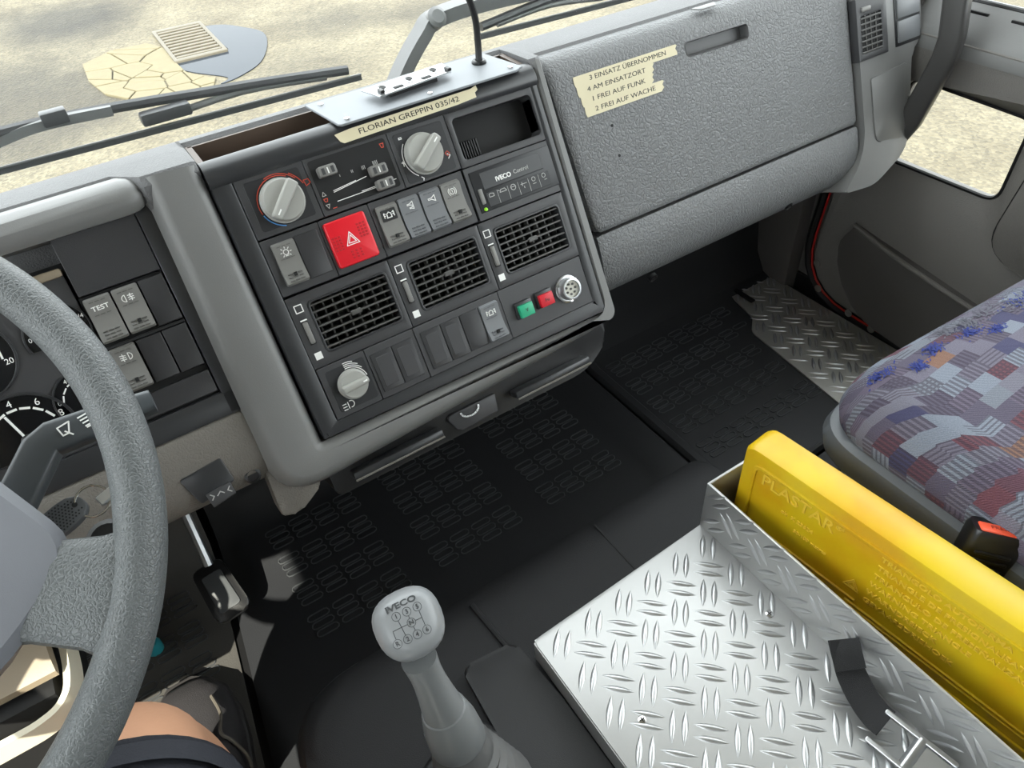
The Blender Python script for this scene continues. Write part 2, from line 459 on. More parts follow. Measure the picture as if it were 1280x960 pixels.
# ================================================================== OUTDOORS
GZ = -1.0
bm = new_bm(); vs = [bm.verts.new(p) for p in ((-40, -40, 0), (40, -40, 0), (40, 40, 0), (-40, 40, 0))]; bm.faces.new(vs)
g = put('ground', bm, 'asphalt', None, T(0, 0, GZ)); tag(g, 'pale sunlit asphalt yard outside the truck', 'ground', kind='structure')
pud = [(1.38, 7.28), (1.55, 7.2), (1.68, 6.98), (1.76, 6.73), (1.68, 6.4), (1.5, 6.05), (1.27, 5.87), (1.12, 5.83), (1.2, 5.92), (1.03, 6.2), (0.95, 6.4), (0.99, 6.5), (1.2, 6.52), (1.40, 6.54)]
bm = prism(smooth_path([(x, y, 0) for x, y in pud], 4) and [(p.x, p.y) for p in smooth_path([(x, y, 0) for x, y in pud], 4)], 0.0, 0.006)
o = put('puddle', bm, 'puddle', None, T(0, 0, GZ + .002)); tag(o, 'shallow puddle of water around the iron drain grate', 'puddle')
# cracked concrete patch: each slab its own piece
def clip(poly, p, n):
    out = []
    for i in range(len(poly)):
        a, b = poly[i], poly[(i + 1) % len(poly)]
        da = (a[0] - p[0]) * n[0] + (a[1] - p[1]) * n[1]; db = (b[0] - p[0]) * n[0] + (b[1] - p[1]) * n[1]
        if da <= 0: out.append(a)
        if da * db < 0:
            t = da / (da - db); out.append((a[0] + (b[0] - a[0]) * t, a[1] + (b[1] - a[1]) * t))
    return out
patch = [(0.36, 7.02), (0.33, 6.6), (0.38, 6.22), (0.5, 6.0), (0.72, 5.86), (0.92, 5.72), (1.05, 5.78), (1.12, 5.95), (0.98, 6.2), (0.97, 6.48), (1.0, 6.9), (0.9, 7.16), (0.62, 7.2)]
pr = thing('concrete_patch', (0.7, 6.4, GZ), 'cracked pale concrete patch in the asphalt beside the puddle', 'paving')
seeds = [(random.uniform(.34, 1.12), random.uniform(5.75, 7.2)) for _ in range(26)]
for i, s in enumerate(seeds):
    poly = patch
    for j, t in enumerate(seeds):
        if i == j or not poly: continue
        d = Vector((t[0] - s[0], t[1] - s[1])); L_ = d.length; d.normalize()
        q = (s[0] + d.x * (L_ / 2 - .006), s[1] + d.y * (L_ / 2 - .006))
        poly = clip(poly, q, (d.x, d.y))
    if len(poly) >= 3:
        put('slab', prism(poly, 0, 0.012 + random.uniform(0, .006), 0.003, 1), 'patch_slab', pr, T(0, 0, GZ))
# drain grate
gr = thing('drain_grate', (1.18, 6.93, GZ), 'slotted iron drain grate sunk in the yard beside the puddle', 'drain')
GM = T(1.19, 6.94, GZ + .004) @ RZ(-0.04)
put('grate_frame', ring(rrect(0, 0, .42, .92, .01), rrect(0, 0, .36, .80, .005), 0, .022, .003), 'grate_iron', gr, GM)
put('pit_dark_sheet', box(-.19, .19, -.41, .41, .001, .003), 'black_void', gr, GM)  # near-black sheet standing in for the darkness down the drain
bar = bmesh_to('grate_bar', box(-.18, .18, -.017, .017, .004, .022, .004, 1)); bar.materials.append(M('grate_iron'))
for k in range(10):
    put('grate_bar', bar, None, gr, GM @ T(0, -.36 + k * .08, 0))

# ================================================================== CAB SHELL
def struct(name, bm_, m, label, cat, mw=None):
    return tag(put(name, bm_, m, None, mw), label, cat, kind='structure')
struct('floor', box(-.88, 1.18, -2.22, .95, -.05, -.002), 'black_plastic', 'bare black cab floor under the rubber mats', 'floor')
struct('wall_front', box(-.88, 1.18, .935, .96, -.05, .56), 'black_plastic', 'black bulkhead below the dashboard', 'wall')
struct('wall_back', box(-.88, 1.22, -2.25, -2.22, -.05, 1.62), 'cab_wall', 'unseen grey rear wall set far back to let in light', 'wall')  # unseen; pushed back so light from behind reaches the dashboard panels
struct('ceiling', box(-.90, 1.26, -2.25, .80, 1.60, 1.63), 'headliner', 'pale headliner of the cab roof', 'ceiling')
def side_wall(x0, x1, zb, zt):  # unseen sides; rear openings added to light the rear-facing panels
    b = new_bm()
    add_box(b, x0, x1, -2.25, -.76, -.05, zb); add_box(b, x0, x1, -2.25, .86, zt, 1.62)
    for y0, y1 in ((-2.25, -2.05), (-1.35, -1.20), (-.88, -.76), (.76, .90)): add_box(b, x0, x1, y0, y1, zb - .02, 1.53)
    return b
bm = side_wall(-.90, -.86, .64, 1.50); add_box(bm, -.90, -.86, -.76, .95, -.05, .64)  # unseen; header and pillars placed so the sun reaches the driver leg
struct('wall_left', bm, 'cab_wall', 'unseen grey side wall with window opening shaped for the sun on driver side', 'wall')
struct('wall_right', side_wall(1.20, 1.24, .62, 1.48), 'cab_wall', 'grey window frame above the passenger door', 'wall')
# windscreen
bm = loft([[(x, .945 - .04 * abs((x - .16) / 1.04) ** 2, .57), (x, .80 - .04 * abs((x - .16) / 1.04) ** 2, 1.60), (x, .806 - .04 * abs((x - .16) / 1.04) ** 2, 1.60), (x, .951 - .04 * abs((x - .16) / 1.04) ** 2, .57)] for x in [-.88 + k * .105 for k in range(21)]])
struct('window_1', bm, 'clear_glass', 'large clear windscreen above the dashboard', 'windscreen')
struct('window_2', box(1.212, 1.217, -2.1, .78, .60, 1.49), 'clear_glass', 'clear side window above the passenger door', 'window')
struct('window_3', box(-.882, -.877, -2.1, .77, .62, 1.52), 'clear_glass', 'clear side window beside the driver', 'window')

# ================================================================== DASHBOARD
dash = thing('dashboard', (.16, .75, 0), 'grey grained plastic dashboard spanning the cab under the windscreen', 'dashboard')
def pad_prof(yf, zf):
    return [(yf + .004, zf - .09), (yf, zf - .02), (yf + .002, zf - .007), (yf + .010, zf), ((yf + .82) / 2, zf - .002), (.825, .674), (.855, .662), (.885, .642), (.91, .612), (.928, .57), (.928, .50)]
secs = []
for x, yf, zf in ((-.85, .745, .688), (-.4, .745, .688), (.02, .745, .688), (.034, .730, .689), (.042, .717, .6915), (.09, .716, .6915), (.094, .717, .690), (.0945, .777, .686), (.3, .777, .686), (.4755, .777, .686), (.476, .717, .690), (.485, .716, .6905), (.493, .722, .689), (.499, .74, .684), (.503, .752, .680), (.8, .752, .680), (1.02, .752, .680), (1.10, .755, .678), (1.165, .76, .672)):
    secs.append([(x, y, z) for y, z in pad_prof(yf, zf)])
put('top_pad', loft(secs), 'dash_top', dash)
# centre surround ring
outer = rpoly(mmp([(214, 157, 1), (-247, 159, 1), (-254, -190, 55), (207, -166, 42)]), 6)
inner = rpoly(mmp([(191, 156, 1), (-191, 157, 1), (-191, -143, 2), (189, -148, 2)]), 6)
bm = new_bm(); n_ = len(outer)
def inset(poly, d):
    out = []
    m = len(poly)
    for i in range(m):
        a = Vector(poly[i - 1]); b = Vector(poly[(i + 1) % m]); t = (b - a).normalized(); nn = Vector((-t.y, t.x))
        p = Vector(poly[i]) + nn * d; out.append((p.x, p.y))
    return out
rows = [(outer, -.075), (outer, -.026), (inset(outer, .003), -.014), (inset(outer, .008), -.005), (inset(outer, .013), .000), (inset(outer, .018), .0012), (inset(inner, -.010), .0012), (inset(inner, -.004), -.001), (inner, -.006), (inner, -.05)]
add_loft(bm, [[(p[0], p[1], z) for p in q[13:] + q[:1]] for q, z in rows], False, False)
put('console_surround', bm, 'dash_smooth', dash, FC)
put('surround_bracket', prism(rpoly(mmp([(-206, -150, 6), (-254, -140, 6), (-258, -205, 8), (-238, -208, 6), (-206, -190, 6)]), 3), -.06, -.022, .004), 'knee_grey', dash, FC)
# black lower drawer unit below the centre console
put('lower_drawer', prism(rpoly(mmp([(190, -120, 4), (-196, -120, 4), (-196, -212, 8), (150, -212, 25), (190, -186, 12)]), 4), -.10, -.022, .004), 'black_plastic', dash, FC)
for (u0, u1, va, vb) in ((-174, -63, 190, 199), (38, 147, 190, 199)):
    h = put('drawer_handle', box(u0 * mm, u1 * mm, -vb * mm, -va * mm, -.024, -.004, .002, 2), 'bezel_dark', dash, FC)
    put('handle_edge', box(u0 * mm, u1 * mm, -(vb + 1) * mm, -(vb - 1.2) * mm, -.0050, -.0028, .0005, 1), 'knee_grey', h, FC)
a_ = put('ashtray_front', prism(rpoly(mmp([(18, -183, 3), (-52, -183, 12), (-40, -206, 4), (14, -206, 3)]), 3), -.024, -.017, .002), 'panel_dark', dash, FC)
put('ashtray_pull', strokes([mmp([(-20 + 12 * math.cos(t), -186 - 8 * math.sin(t)) for t in [PI * k / 10 for k in range(11)]])], .0022, -.0165, -.0150), 'chrome', a_, FC)
# storage tray behind the console nose
mat('tray_brown', (86, 72, 62), 0.45)
bm = new_bm(); add_box(bm, .098, .472, .735, .779, .652, .658); add_box(bm, .096, .102, .735, .779, .652, .684); add_box(bm, .468, .474, .735, .779, .652, .684); add_box(bm, .098, .472, .7755, .778, .652, .684)
put('top_tray', bm, 'tray_brown', dash)
# instrument hood
prof = [(122, -2), (122, 8), (127, 14), (136, 17), (146, 14), (153, 5), (158, -8), (160, -26), (140, -36), (122, -30)]
put('cluster_hood', local_sweep([-1130, -700, -400, (-262, 1), (-254, .93), (-249, .8), (-246, .55)], prof), 'dash_smooth', dash, FL)
# cluster bezel (dark strip round the instrument insert)
bm = new_bm()
add_box(bm, -.2595, -.2445, -.088, .128, -.05, .0015, .0015, 2)
add_box(bm, -.84, -.2445, -.0885, -.064, -.05, .0015, .0015, 2)
put('cluster_bezel', bm, 'bezel_dark', dash, FL)
# knee panel
prof = [(-88, -40), (-88, -1), (-92, 2), (-120, 4), (-146, 3), (-160, -3), (-168, -14), (-172, -40), (-172, -90)]
kp = put('knee_panel', local_sweep([-1130, -700, -420, -256, (-251, .985), (-248.5, .96)], prof), 'knee_grey', dash, FL)
d_ = put('knee_drawer', prism(rpoly(mmp([(-287, -124, 3), (-331, -128, 3), (-322, -160, 3), (-284, -152, 3)]), 3), -.003, .0052, .001), 'bezel_dark', dash, FL)
put('drawer_latch', prism(rpoly(mmp([(-289, -150, 1), (-315, -152, 1), (-313, -168, 1), (-288, -164, 1)]), 2), .001, .0075, .001), 'panel_dark', d_, FL)
put('latch_print', strokes([mmp([(-311, -154), (-308, -157), (-311, -160)]), mmp([(-305, -158), (-301, -155), (-298, -158)]), mmp([(-291, -154), (-294, -157), (-291, -160)])], .001, .0075, .0079), 'grey_print', d_, FL)
b_ = put('knee_bolt', lathe([(.0085, 0), (.0085, .003), (.006, .004), (.0055, .002), (.0, .002)], 14), 'black_plastic', dash, at(FL, -266.5, 157, -3))
# right-hand end column with side vent and blanks
prof_o = rpoly(mmp([(890, 128, 10), (746, 128, 3), (746, -128, 30), (690, -176, 8), (760, -184, 20), (846, -150, 26), (866, -8, 8), (892, 10, 4)]), 4)
colm = put('end_column', prism(prof_o, -.12, .008, .006, 3), 'dash_smooth', dash, FG)
put('column_inset', prism(rpoly(mmp([(850, -20, 3), (766, -24, 3), (768, -120, 12), (836, -132, 16)]), 4), .007, .0098, .002), 'dash_smooth', colm, FG)
bm = plate_hole_bm(.742, .808, -.09, -.005, .750, .796, -.066, -.014, -.004, .011)
put('side_vent_frame', bm, 'panel_dark', colm, FG)
put('side_vent_well', box(.748, .799, .012, .068, .0082, .0086), 'black_void', colm, FG)
for k in range(7):
    put('vent_slat', box(.750, .796, .0145 + k * .0078, .0168 + k * .0078, .0086, .0112, .0004, 1), 'slat_dark', colm, FG)
for k in range(3):
    put('vent_vane', box(.7605 + k * .0115, .7625 + k * .0115, .014, .066, .0086, .0100), 'slat_dark', colm, FG)
put('side_vent_wheel', box(.752, .772, .071, .078, .009, .0135, .002, 2), 'switch_grey', colm, FG)
put('blank_holder', box(.828, .888, .006, .125, .004, .0092, .0015, 2), 'bezel_dark', colm, FG)
for k in range(3):
    put('switch_blank', box(.832, .884, .011 + k * .034, .042 + k * .034, .008, .0118, .002, 2), 'switch_blue_grey', colm, FG)

# ================================================================== GLOVE COMPARTMENT
glove = thing('glove_compartment', (.76, .68, .37), 'grey grained glove compartment lid with slot handle in front of passenger seat', 'glove compartment')
def slab_with_slot():
    # lid front with a rounded slot: ring of matching outlines, then curved top
    prof = [(-82, -30), (-82, -2), (-79, 0), (-74, 0), (109, 0), (114, 0), (121, -1.3), (127.5, -4), (133, -8), (137.5, -13.5), (140.5, -20), (142.5, -28), (143, -38), (125, -45)]
    us = [(221, .96), (225, .99), 229, 236, 300, 600, 700, 728, 735, (738.5, .99), (740.5, .97)]
    bm = new_bm()
    cy = sum(p[0] for p in prof) / len(prof)
    secs = []
    for u in us:
        s = 1.0
        if isinstance(u, tuple): u, s = u
        # the left edge follows the slanted joint
        secs.append([((u + (0 if u > 400 else (80 - p[0]) * .10 * (1 - (u - 221) / 180 if u < 400 else 0))) * mm, (cy + (p[0] - cy) * s) * mm, (p[1] * s - (1 - s) * 60) * mm) for p in prof])
    return add_loft(bm, secs, True, True)
lid = put('lid', slab_with_slot(), 'dash_grey', glove, FG)
# slot handle cut into the lid
def cut(o, cutter, mw):
    c = bpy.data.objects.new('cutter', bmesh_to('cutter', cutter)); COL.objects.link(c); c.matrix_world = mw
    md = o.modifiers.new('cut', 'BOOLEAN'); md.operation = 'DIFFERENCE'; md.object = c; md.solver = 'EXACT'
    bpy.context.view_layer.update()
    me = bpy.data.meshes.new_from_object(o.evaluated_get(bpy.context.evaluated_depsgraph_get()))
    o.modifiers.clear(); o.data = me
    me.set_sharp_from_angle(angle=math.radians(35))
    bpy.data.objects.remove(c)
slot_o = rpoly([(.541, .1055, .006), (.428, .1065, .006), (.430, .0885, .006), (.541, .0865, .006)], 4)
cut(lid, prism(slot_o, -.018, .01), FG)
wb = new_bm()
add_loft(wb, [[(p[0], p[1], z) for p in q] for q, z in ((inset(slot_o, -.0012), -.0001), (inset(slot_o, .0002), .0006), (inset(slot_o, .0012), -.001), (inset(slot_o, .0014), -.0145))], True, False)
wb.faces.new([wb.verts.new((p[0], p[1], -.0140)) for p in inset(slot_o, .001)])
put('handle_recess', wb, mat('recess_shade_grey', (84, 84, 85), .5) and 'recess_shade_grey', lid, FG)  # lid grey darkened to suggest shade inside the slot
for (u, v) in ((293, -40), (295, -2)):
    put('screw_hole', lathe([(.0019, .0), (.0019, .0004), (0, .0004)], 10), 'black_void', lid, at(FG, u, v, 0))
prof = [(-86, -30), (-86, -2), (-89, 0), (-120, 0), (-142, -3), (-158, -12), (-170, -26), (-178, -46), (-182, -80), (-170, -90)]
lo = put('lower_panel', local_sweep([(236, .97), (240, .99), 246, 400, 600, 735, (739, .99), (741, .97)], prof), 'dash_grey', glove, FG)
put('under_panel', local_sweep([226, 500, 705, 735], [(-176, -50), (-181, -80), (-205, -160), (-200, -200), (-170, -90)]), 'black_plastic', glove, FG)
put('hinge_tab', prism(rpoly(mmp([(520, 2, 1), (478, 2, 1), (486, -9, 2), (512, -9, 2)]), 2), 0, .0014, .0004), 'dash_smooth', glove, T(.285, .7448, .6815) @ T(0, 0, 0) @ Matrix.Translation((-.02, 0, 0)))
for px_, pv in ((600, 166), (325, 178)):
    put('screw', lathe([(.007, -.003), (.007, .002), (.005, .003), (.0045, .001), (0, .001)], 14), 'black_plastic', glove, at(FG, px_, pv, -22) @ RX(math.radians(40)))

# ================================================================== CENTRE CONSOLE
con = thing('center_console', (.285, .56, .41), 'dark centre console with heater knobs, rocker switches and three air vents', 'console')
# bezel + nose + back
bo = rpoly(mmp([(189.5, 140, 3), (-189.5, 140, 3), (-188, -141, 3), (187.5, -146, 3)]), 4)
bi = rpoly(mmp([(180, 131, 2), (-169, 131, 2), (-168, -128, 2), (173, -128, 2)]), 4)
add = new_bm()
add_loft(add, [[(p[0], p[1], z) for p in q] for q, z in ((bo, -.03), (bo, -.002), (inset(bo, .0015), .0008), (inset(bo, .006), .0012), (inset(bi, -.002), .0006), (bi, .0), (bi, -.022))], True, False)
put('bezel', add, 'bezel_dark', con, FC)
put('nose', local_sweep([(-189.5, .97), -188, -60, 100, 188, (189.5, .97)], [(130, -16), (130, 1), (133, 3.6), (138, 4.6), (145, 3.4), (151, 0), (156, -6), (157.5, -13), (155, -18), (146, -22)]), 'bezel_dark', con, FC)
put('back_plate', box(-.186, .186, -.140, .138, -.0245, -.0225), 'black_void', con, FC)

def module(u0, u1, v0, v1, h1=0.0, m='panel_dark', r=1.2, name='module_plate', parent=None):
    g_ = 0.7
    return put(name, prism(rrect((u0 + u1) / 2 * mm, -(v0 + v1) / 2 * mm, (u1 - u0 - g_) * mm, (v1 - v0 - g_) * mm, r * mm, 3), -.0222, h1 * mm, .0005, 1), m, parent or con, FC)
def inlay(par, F, u0, u1, v0, v1, h, m='insert_black', r=3, name='inlay'):
    return put(name, prism(rrect((u0 + u1) / 2 * mm, -(v0 + v1) / 2 * mm, (u1 - u0) * mm, (v1 - v0) * mm, r * mm, 4), (h - 1) * mm, h * mm, .0003, 1), m, par, F)
m1 = module(-168, -97, -131, -71); m2 = module(-97, -3, -131, -71); m3 = module(-3, 66, -131, -71)
inlay(m1, FC, -160, -103, -126, -77, .5); inlay(m2, FC, -93, -7, -127, -76, .5, 'black_void'); inlay(m3, FC, 2, 61, -126, -74, .5)
m5 = module(66, 181, -70, -10); m6 = module(-168, -106, -70, -11); m7 = module(-106, -50, -70, -11); m8 = module(-50, 64, -70, -11)
mk = module(-167, -113, 69, 128); inlay(mk, FC, -160, -116, 75, 122, .5)
m9 = module(-113, -54, 69, 128, .4); m10 = module(-54, 56, 69, 128, .8); m11 = module(56, 174, 69, 128, .2)
# storage slot
st = put('storage_slot', plate_hole_bm(.0664, .1808, -.131, -.0705, .073, .176, -.123, -.078, -.0222, 0.0, .005), 'panel_dark', con, FC)
put('slot_box', (lambda b: (add_box(b, .070, .179, .076, .126, -.062, -.060), add_box(b, .070, .073, .076, .126, -.062, -.003), add_box(b, .176, .179, .076, .126, -.062, -.003), add_box(b, .070, .179, .1235, .126, -.062, -.003), add_box(b, .070, .179, .0755, .078, -.062, -.003), b)[-1])(new_bm()), 'insert_black', st, FC)
for k in range(8):
    put('slot_rib', box(.077 + k * .0036, .0790 + k * .0036, .0785, .098, -.060, -.012 - k * .001, .0004, 1), 'black_plastic', st, FC)
# ---- rotary knobs
def knob(par, u, v, r, ang, h=14, name='rotary_knob'):
    mw = at(FC, u, v, .5)
    k = put(name, lathe([(r + .0015, 0), (r + .0015, .002), (r, .003), (r * .97, .0085), (r * .93, .0095), (0, .0095)], 36), 'knob_grey', par, mw)
    a = math.radians(ang); mr = mw @ RZ(a)
    w = r * .25
    put('knob_grip', prism(rpoly([(r * 1.02, w, .003), (-r * .98, w * 1.15, .003), (-r * .98, -w * 1.15, .003), (r * 1.02, -w, .003)], 3), .006, h * mm + .004, .003, 3), 'knob_grey', k, mr)
    put('knob_pointer', box(r * .55, r * .85, -.0007, .0007, h * mm + .0039, h * mm + .0044), 'white_print', k, mr)
    return k
knob(con, -130, -100, .0208, 225); knob(con, 29, -99, .0205, 38); knob(con, -137, 98, .0150, 3, 11)
bpy_k = [o for o in COL.objects if o.name.startswith('rotary_knob')]
def marks(name, lines, w, m, par, F, h=.6):
    return put(name, strokes([mmp(l) for l in lines], w * mm, (h - .1) * mm, (h + .25) * mm), m, par, F)
def arc(cx, cy, r, a0, a1, n=12):
    return [(cx + r * math.cos(math.radians(a0 + (a1 - a0) * k / n)), cy + r * math.sin(math.radians(a0 + (a1 - a0) * k / n))) for k in range(n + 1)]
marks('red_scale', [arc(-130, 100, 24.3, 60, 195), arc(-130, 100, 26, 40, 110), arc(-130, 100, 27.6, 20, 55), [(-103, 112), (-98, 112), (-97, 108), (-102, 106), (-103, 112)]], .8, 'red_print', m1, FC)
marks('blue_scale', [arc(-130, 100, 24.3, 200, 255)], 1.0, 'blue_print', m1, FC)
marks('mode_arc', [arc(29, 99, 24, 140, 235)], .9, 'white_print', m3, FC)
for l_ in ([(8, 120), (11, 120), (11, 121.5), (8, 121.5), (8, 120)], [(55, 91), (58, 89), (55, 86)], [(2, 97), (5, 95), (3.5, 98), (3.5, 93)], [(18, 77), (20, 75), (19, 73)]): marks('mode_icon', [l_], .9, 'white_print', m3, FC)
marks('orange_mark', [[(53, 92), (56, 94), (58, 91), (55, 89), (53, 92)]], .8, 'red_print', m3, FC)
for q_, e_ in ((18, 10), (20, 40), (22, 55), (24, 70)): marks('beam_scale', [arc(-137, -98, q_, 95, e_)], .9, 'white_print', mk, FC)
marks('lamp_icon', [arc(-147, -117, 3.6, -100, 100, 10), [(-150, -114), (-150, -121)], [(-152, -115), (-156, -115)], [(-152, -118), (-156, -118)], [(-152, -121), (-156, -121)]], .9, 'white_print', mk, FC)
# ---- slider controls
def slider(u, v, w=19, h=11):
    s_ = put('slider_handle', box(-w / 2 * mm, w / 2 * mm, -h / 2 * mm, h / 2 * mm, -.002, .010, .0022, 2), 'switch_grey', con, at(FC, u, v, .5))
    for dx in (-5, 5): put('slider_groove', box((dx - 1.6) * mm, (dx + 1.6) * mm, -.0032, .0032, .0098, .0103), 'panel_dark', s_, at(FC, u, v, .5))
    put('slider_mark', box(-.0005, .0005, -.003, .003, .0098, .0104), 'white_print', s_, at(FC, u, v, .5))
slider(-78, -113); slider(-27, -98); slider(-25, -83)
marks('slider_scale', [[(-66, 106), (-66, 104)], [(-53, 106.5), (-53, 104)], [(-51.6, 106.5), (-51.6, 104)]] + [[(-41 + 1.5 * k, 107), (-41 + 1.5 * k, 103.5)] for k in range(3)] + [[(-28 + 1.5 * k, 108), (-28 + 1.5 * k, 103.8)] for k in range(4)], .6, 'grey_print', m2, FC)
marks('slider_lines', [[(-78, 93), (-52, 95.5)], [(-78, 91.5), (-40, 96)], [(-78, 82), (-22, 82.5)], [(-50, 83.5), (-10, 84)]], .7, 'white_print', m2, FC)
marks('slider_arrows', [[(-91, 91), (-87, 91), (-89, 95), (-91, 91)], [(-91, 82), (-87, 82), (-89, 78), (-91, 82)]], .6, 'grey_print', m2, FC)
marks('screen_icons', [[(-14, 122), (-10, 122), (-11, 118), (-13, 118), (-14, 122)], [(-91, 88), (-87, 88), (-88, 85), (-90, 85), (-91, 88)], [(-85, 76.8), (-81, 76.8)]], .8, 'red_print', m2, FC)
# ---- rocker switches
def rocker_mesh(w=23.5, h=44.0):
    P = [(h / 2, -8), (h / 2, 1.5), (h / 2 - 2, 4.2), (h / 4, 3.0), (0, 2.6), (-h / 5, 3.6), (-h / 2.6, 6.6), (-h / 2 + 2, 7.2), (-h / 2, 4.5), (-h / 2, -8)]
    W = w / 2
    return bmesh_to('rocker', local_sweep([(-W, .94), (-W + .6, .985), -W + 1.8, W - 1.8, (W - .6, .985), (W, .94)], P))
RM = {k: rocker_mesh() for k in ('switch_grey', 'switch_blue_grey')}
for k, me in RM.items(): me.materials.append(M(k))
def grip_mesh():
    b = new_bm()
    for j in range(3):
        for i in range(3):
            add_box(b, (-7.5 + 5.3 * i) * mm, (-3.2 + 5.3 * i) * mm, (-18.5 + 3.4 * j) * mm, (-17 + 3.4 * j) * mm, (6.6 - 1.2 * j) * mm, (7.8 - 1.05 * j) * mm, .0004, 1)
    for i in range(3):
        for yy in (17.2, 4.6): add_box(b, (-7.5 + 5.3 * i) * mm, (-3.6 + 5.3 * i) * mm, yy * mm, (yy + .9) * mm, .0030, .0044 if yy > 10 else .0036)
    return bmesh_to('grip_ribs', b)
GRIP = {}
for k, c in (('switch_grey', (92, 91, 88)), ('switch_blue_grey', (88, 90, 93))):
    mat(k + '_rib', c, 0.4)
    me = grip_mesh(); me.materials.append(M(k + '_rib')); GRIP[k] = me
ICON = {
    'lamp': [arc(0, 11, 2.6, 0, 360)] + [[(4 * math.cos(a), 11 + 4 * math.sin(a)), (5.6 * math.cos(a), 11 + 5.6 * math.sin(a))] for a in [k * PI / 4 for k in range(8) if k != 6]] + [[(-1.5, 7.4), (1.5, 7.4)]],
    'horn': [[(-4, 12), (0, 12), (4, 14.5), (4, 8), (0, 10.5), (-4, 10.5), (-4, 12)]],
    'horns': [[(-3, 14), (0, 14), (3.4, 16), (3.4, 11.6), (0, 12.8), (-3, 12.8), (-3, 14)], [(-1, 10), (1, 10), (3.4, 11), (3.4, 8), (1, 9), (-1, 9), (-1, 10)]],
    'dial': [arc(0, 11, 3, 0, 360), arc(0, 11, 4.8, -50, 50), arc(0, 11, 4.8, 130, 230), [(0, 12.5), (0, 10)]],
    'beacon': [[(-2.4, 8), (-2.4, 12), (0, 13.6), (2.4, 12), (2.4, 8), (-3.2, 8)], [(-5.2, 13.5), (-4, 12.5)], [(5.2, 13.5), (4, 12.5)], [(-5.4, 10.5), (-4, 10.5)], [(5.4, 10.5), (4, 10.5)], [(-5.6, 8.5), (-5.6, 13.5)], [(5.6, 8.5), (5.6, 13.5)]],
    'rearfog': [arc(-2.5, 11, 3.2, 90, 270), [(-2.5, 14.2), (-2.5, 7.8)], [(0, 13), (5, 13)], [(0, 11), (5, 11)], [(0, 9), (5, 9)], [(2.5, 14.5), (2, 12), (3, 10), (2.5, 7.5)]],
    'frontfog': [arc(2.5, 11, 3.2, -90, 90), [(2.5, 14.2), (2.5, 7.8)], [(0, 12.5), (-5, 13.5)], [(0, 10.8), (-5, 11.3)], [(0, 9), (-5, 9.3)], [(-2.5, 14.5), (-2, 12), (-3, 10), (-2.5, 7.5)]],
}
def rocker(par, F, u, v, m, icon=None, window=True, text=None, plate=False):
    mw = at(F, u, v, 0)
    s_ = put('rocker_switch', RM[m], None, par, mw)
    put('grip_ribs', GRIP[m], None, s_, mw)
    z = 3.5
    if plate:
        put('icon_plate', box(-.0085, .0085, .005, .017, .0030, .0040, .0003, 1), 'black_print', s_, mw); z = 4.1
    if icon: put('icon', strokes([mmp(l) for l in ICON[icon]], (.75 if not plate else .9) * mm, (z - .9) * mm, (z + .25) * mm), 'white_print', s_, mw)
    if text: put('icon', text_mesh(text, .0062, .0002, 1.15, .0001), 'white_print', s_, mw @ T(0, .011, .0034))
    if window: put('lamp_window', box(-.0016, .0016, -.0138, -.0100, .0048, .0072), 'black_void', s_, mw)
    return s_
rocker(con, FC, -147.5, -41.5, 'switch_grey', 'lamp')
def blank(par, F, u0, u1, v0, v1, h=2.0, frame_=False, m='blank_dark'):
    b = put('blank_cover', prism(rrect((u0 + u1) / 2 * mm, -(v0 + v1) / 2 * mm, (u1 - u0 - 1) * mm, (v1 - v0) * mm, .001, 3), -.010, h * mm, .0008, 2), m, par, F)
    if frame_:
        inlay(b, F, u0 + 4.5, u1 - 4.5, v0 + 5, v1 - 5, h + .25, 'panel_dark', 1.2, 'cover_inset')
    return b
blank(con, FC, -135, -109.5, -64, -19, 1.2)
hz = put('hazard_switch', prism(rrect(-.0803, .0413, .0455, .048, .003, 4), -.01, .0055, .0018, 3), 'hazard_red', con, FC)
put('hazard_triangle', strokes([mmp([(-87.5, 37), (-73.5, 37), (-80.5, 50), (-87.5, 37)]), mmp([(-84.6, 39.0), (-76.4, 39.0), (-80.5, 46.6), (-84.6, 39.0)])], .0008, .0054, .0058), 'white_print', hz, FC)
b = new_bm()
for cx, cy, ra in ((-95.5, 42, .25), (-66, 48, -.35), (-80, 27, 0.0)):
    for i in range(3):
        for j in range(5 if cy > 30 else 3):
            dx, dy = (i - 1) * 3.6, (j - 2 if cy > 30 else j - 1) * 3.2
            if cy < 30: dx *= 1.35
            add_box(b, -.0012, .0012, -.0010, .0010, .0054, .0060, .0002, 1, T((cx + dx) * mm, (cy + dy) * mm, 0))
put('hazard_dots', b, 'hazard_red_dark', hz, FC)
for k, (mt_, ic, pl_) in enumerate((('switch_grey', 'beacon', True), ('switch_blue_grey', 'horns', False), ('switch_blue_grey', 'horn', False), ('switch_grey', 'dial', False))):
    rocker(con, FC, -32.8 + 25.8 * k, -41.2, mt_, ic, window=(k in (0, 3)), plate=pl_)
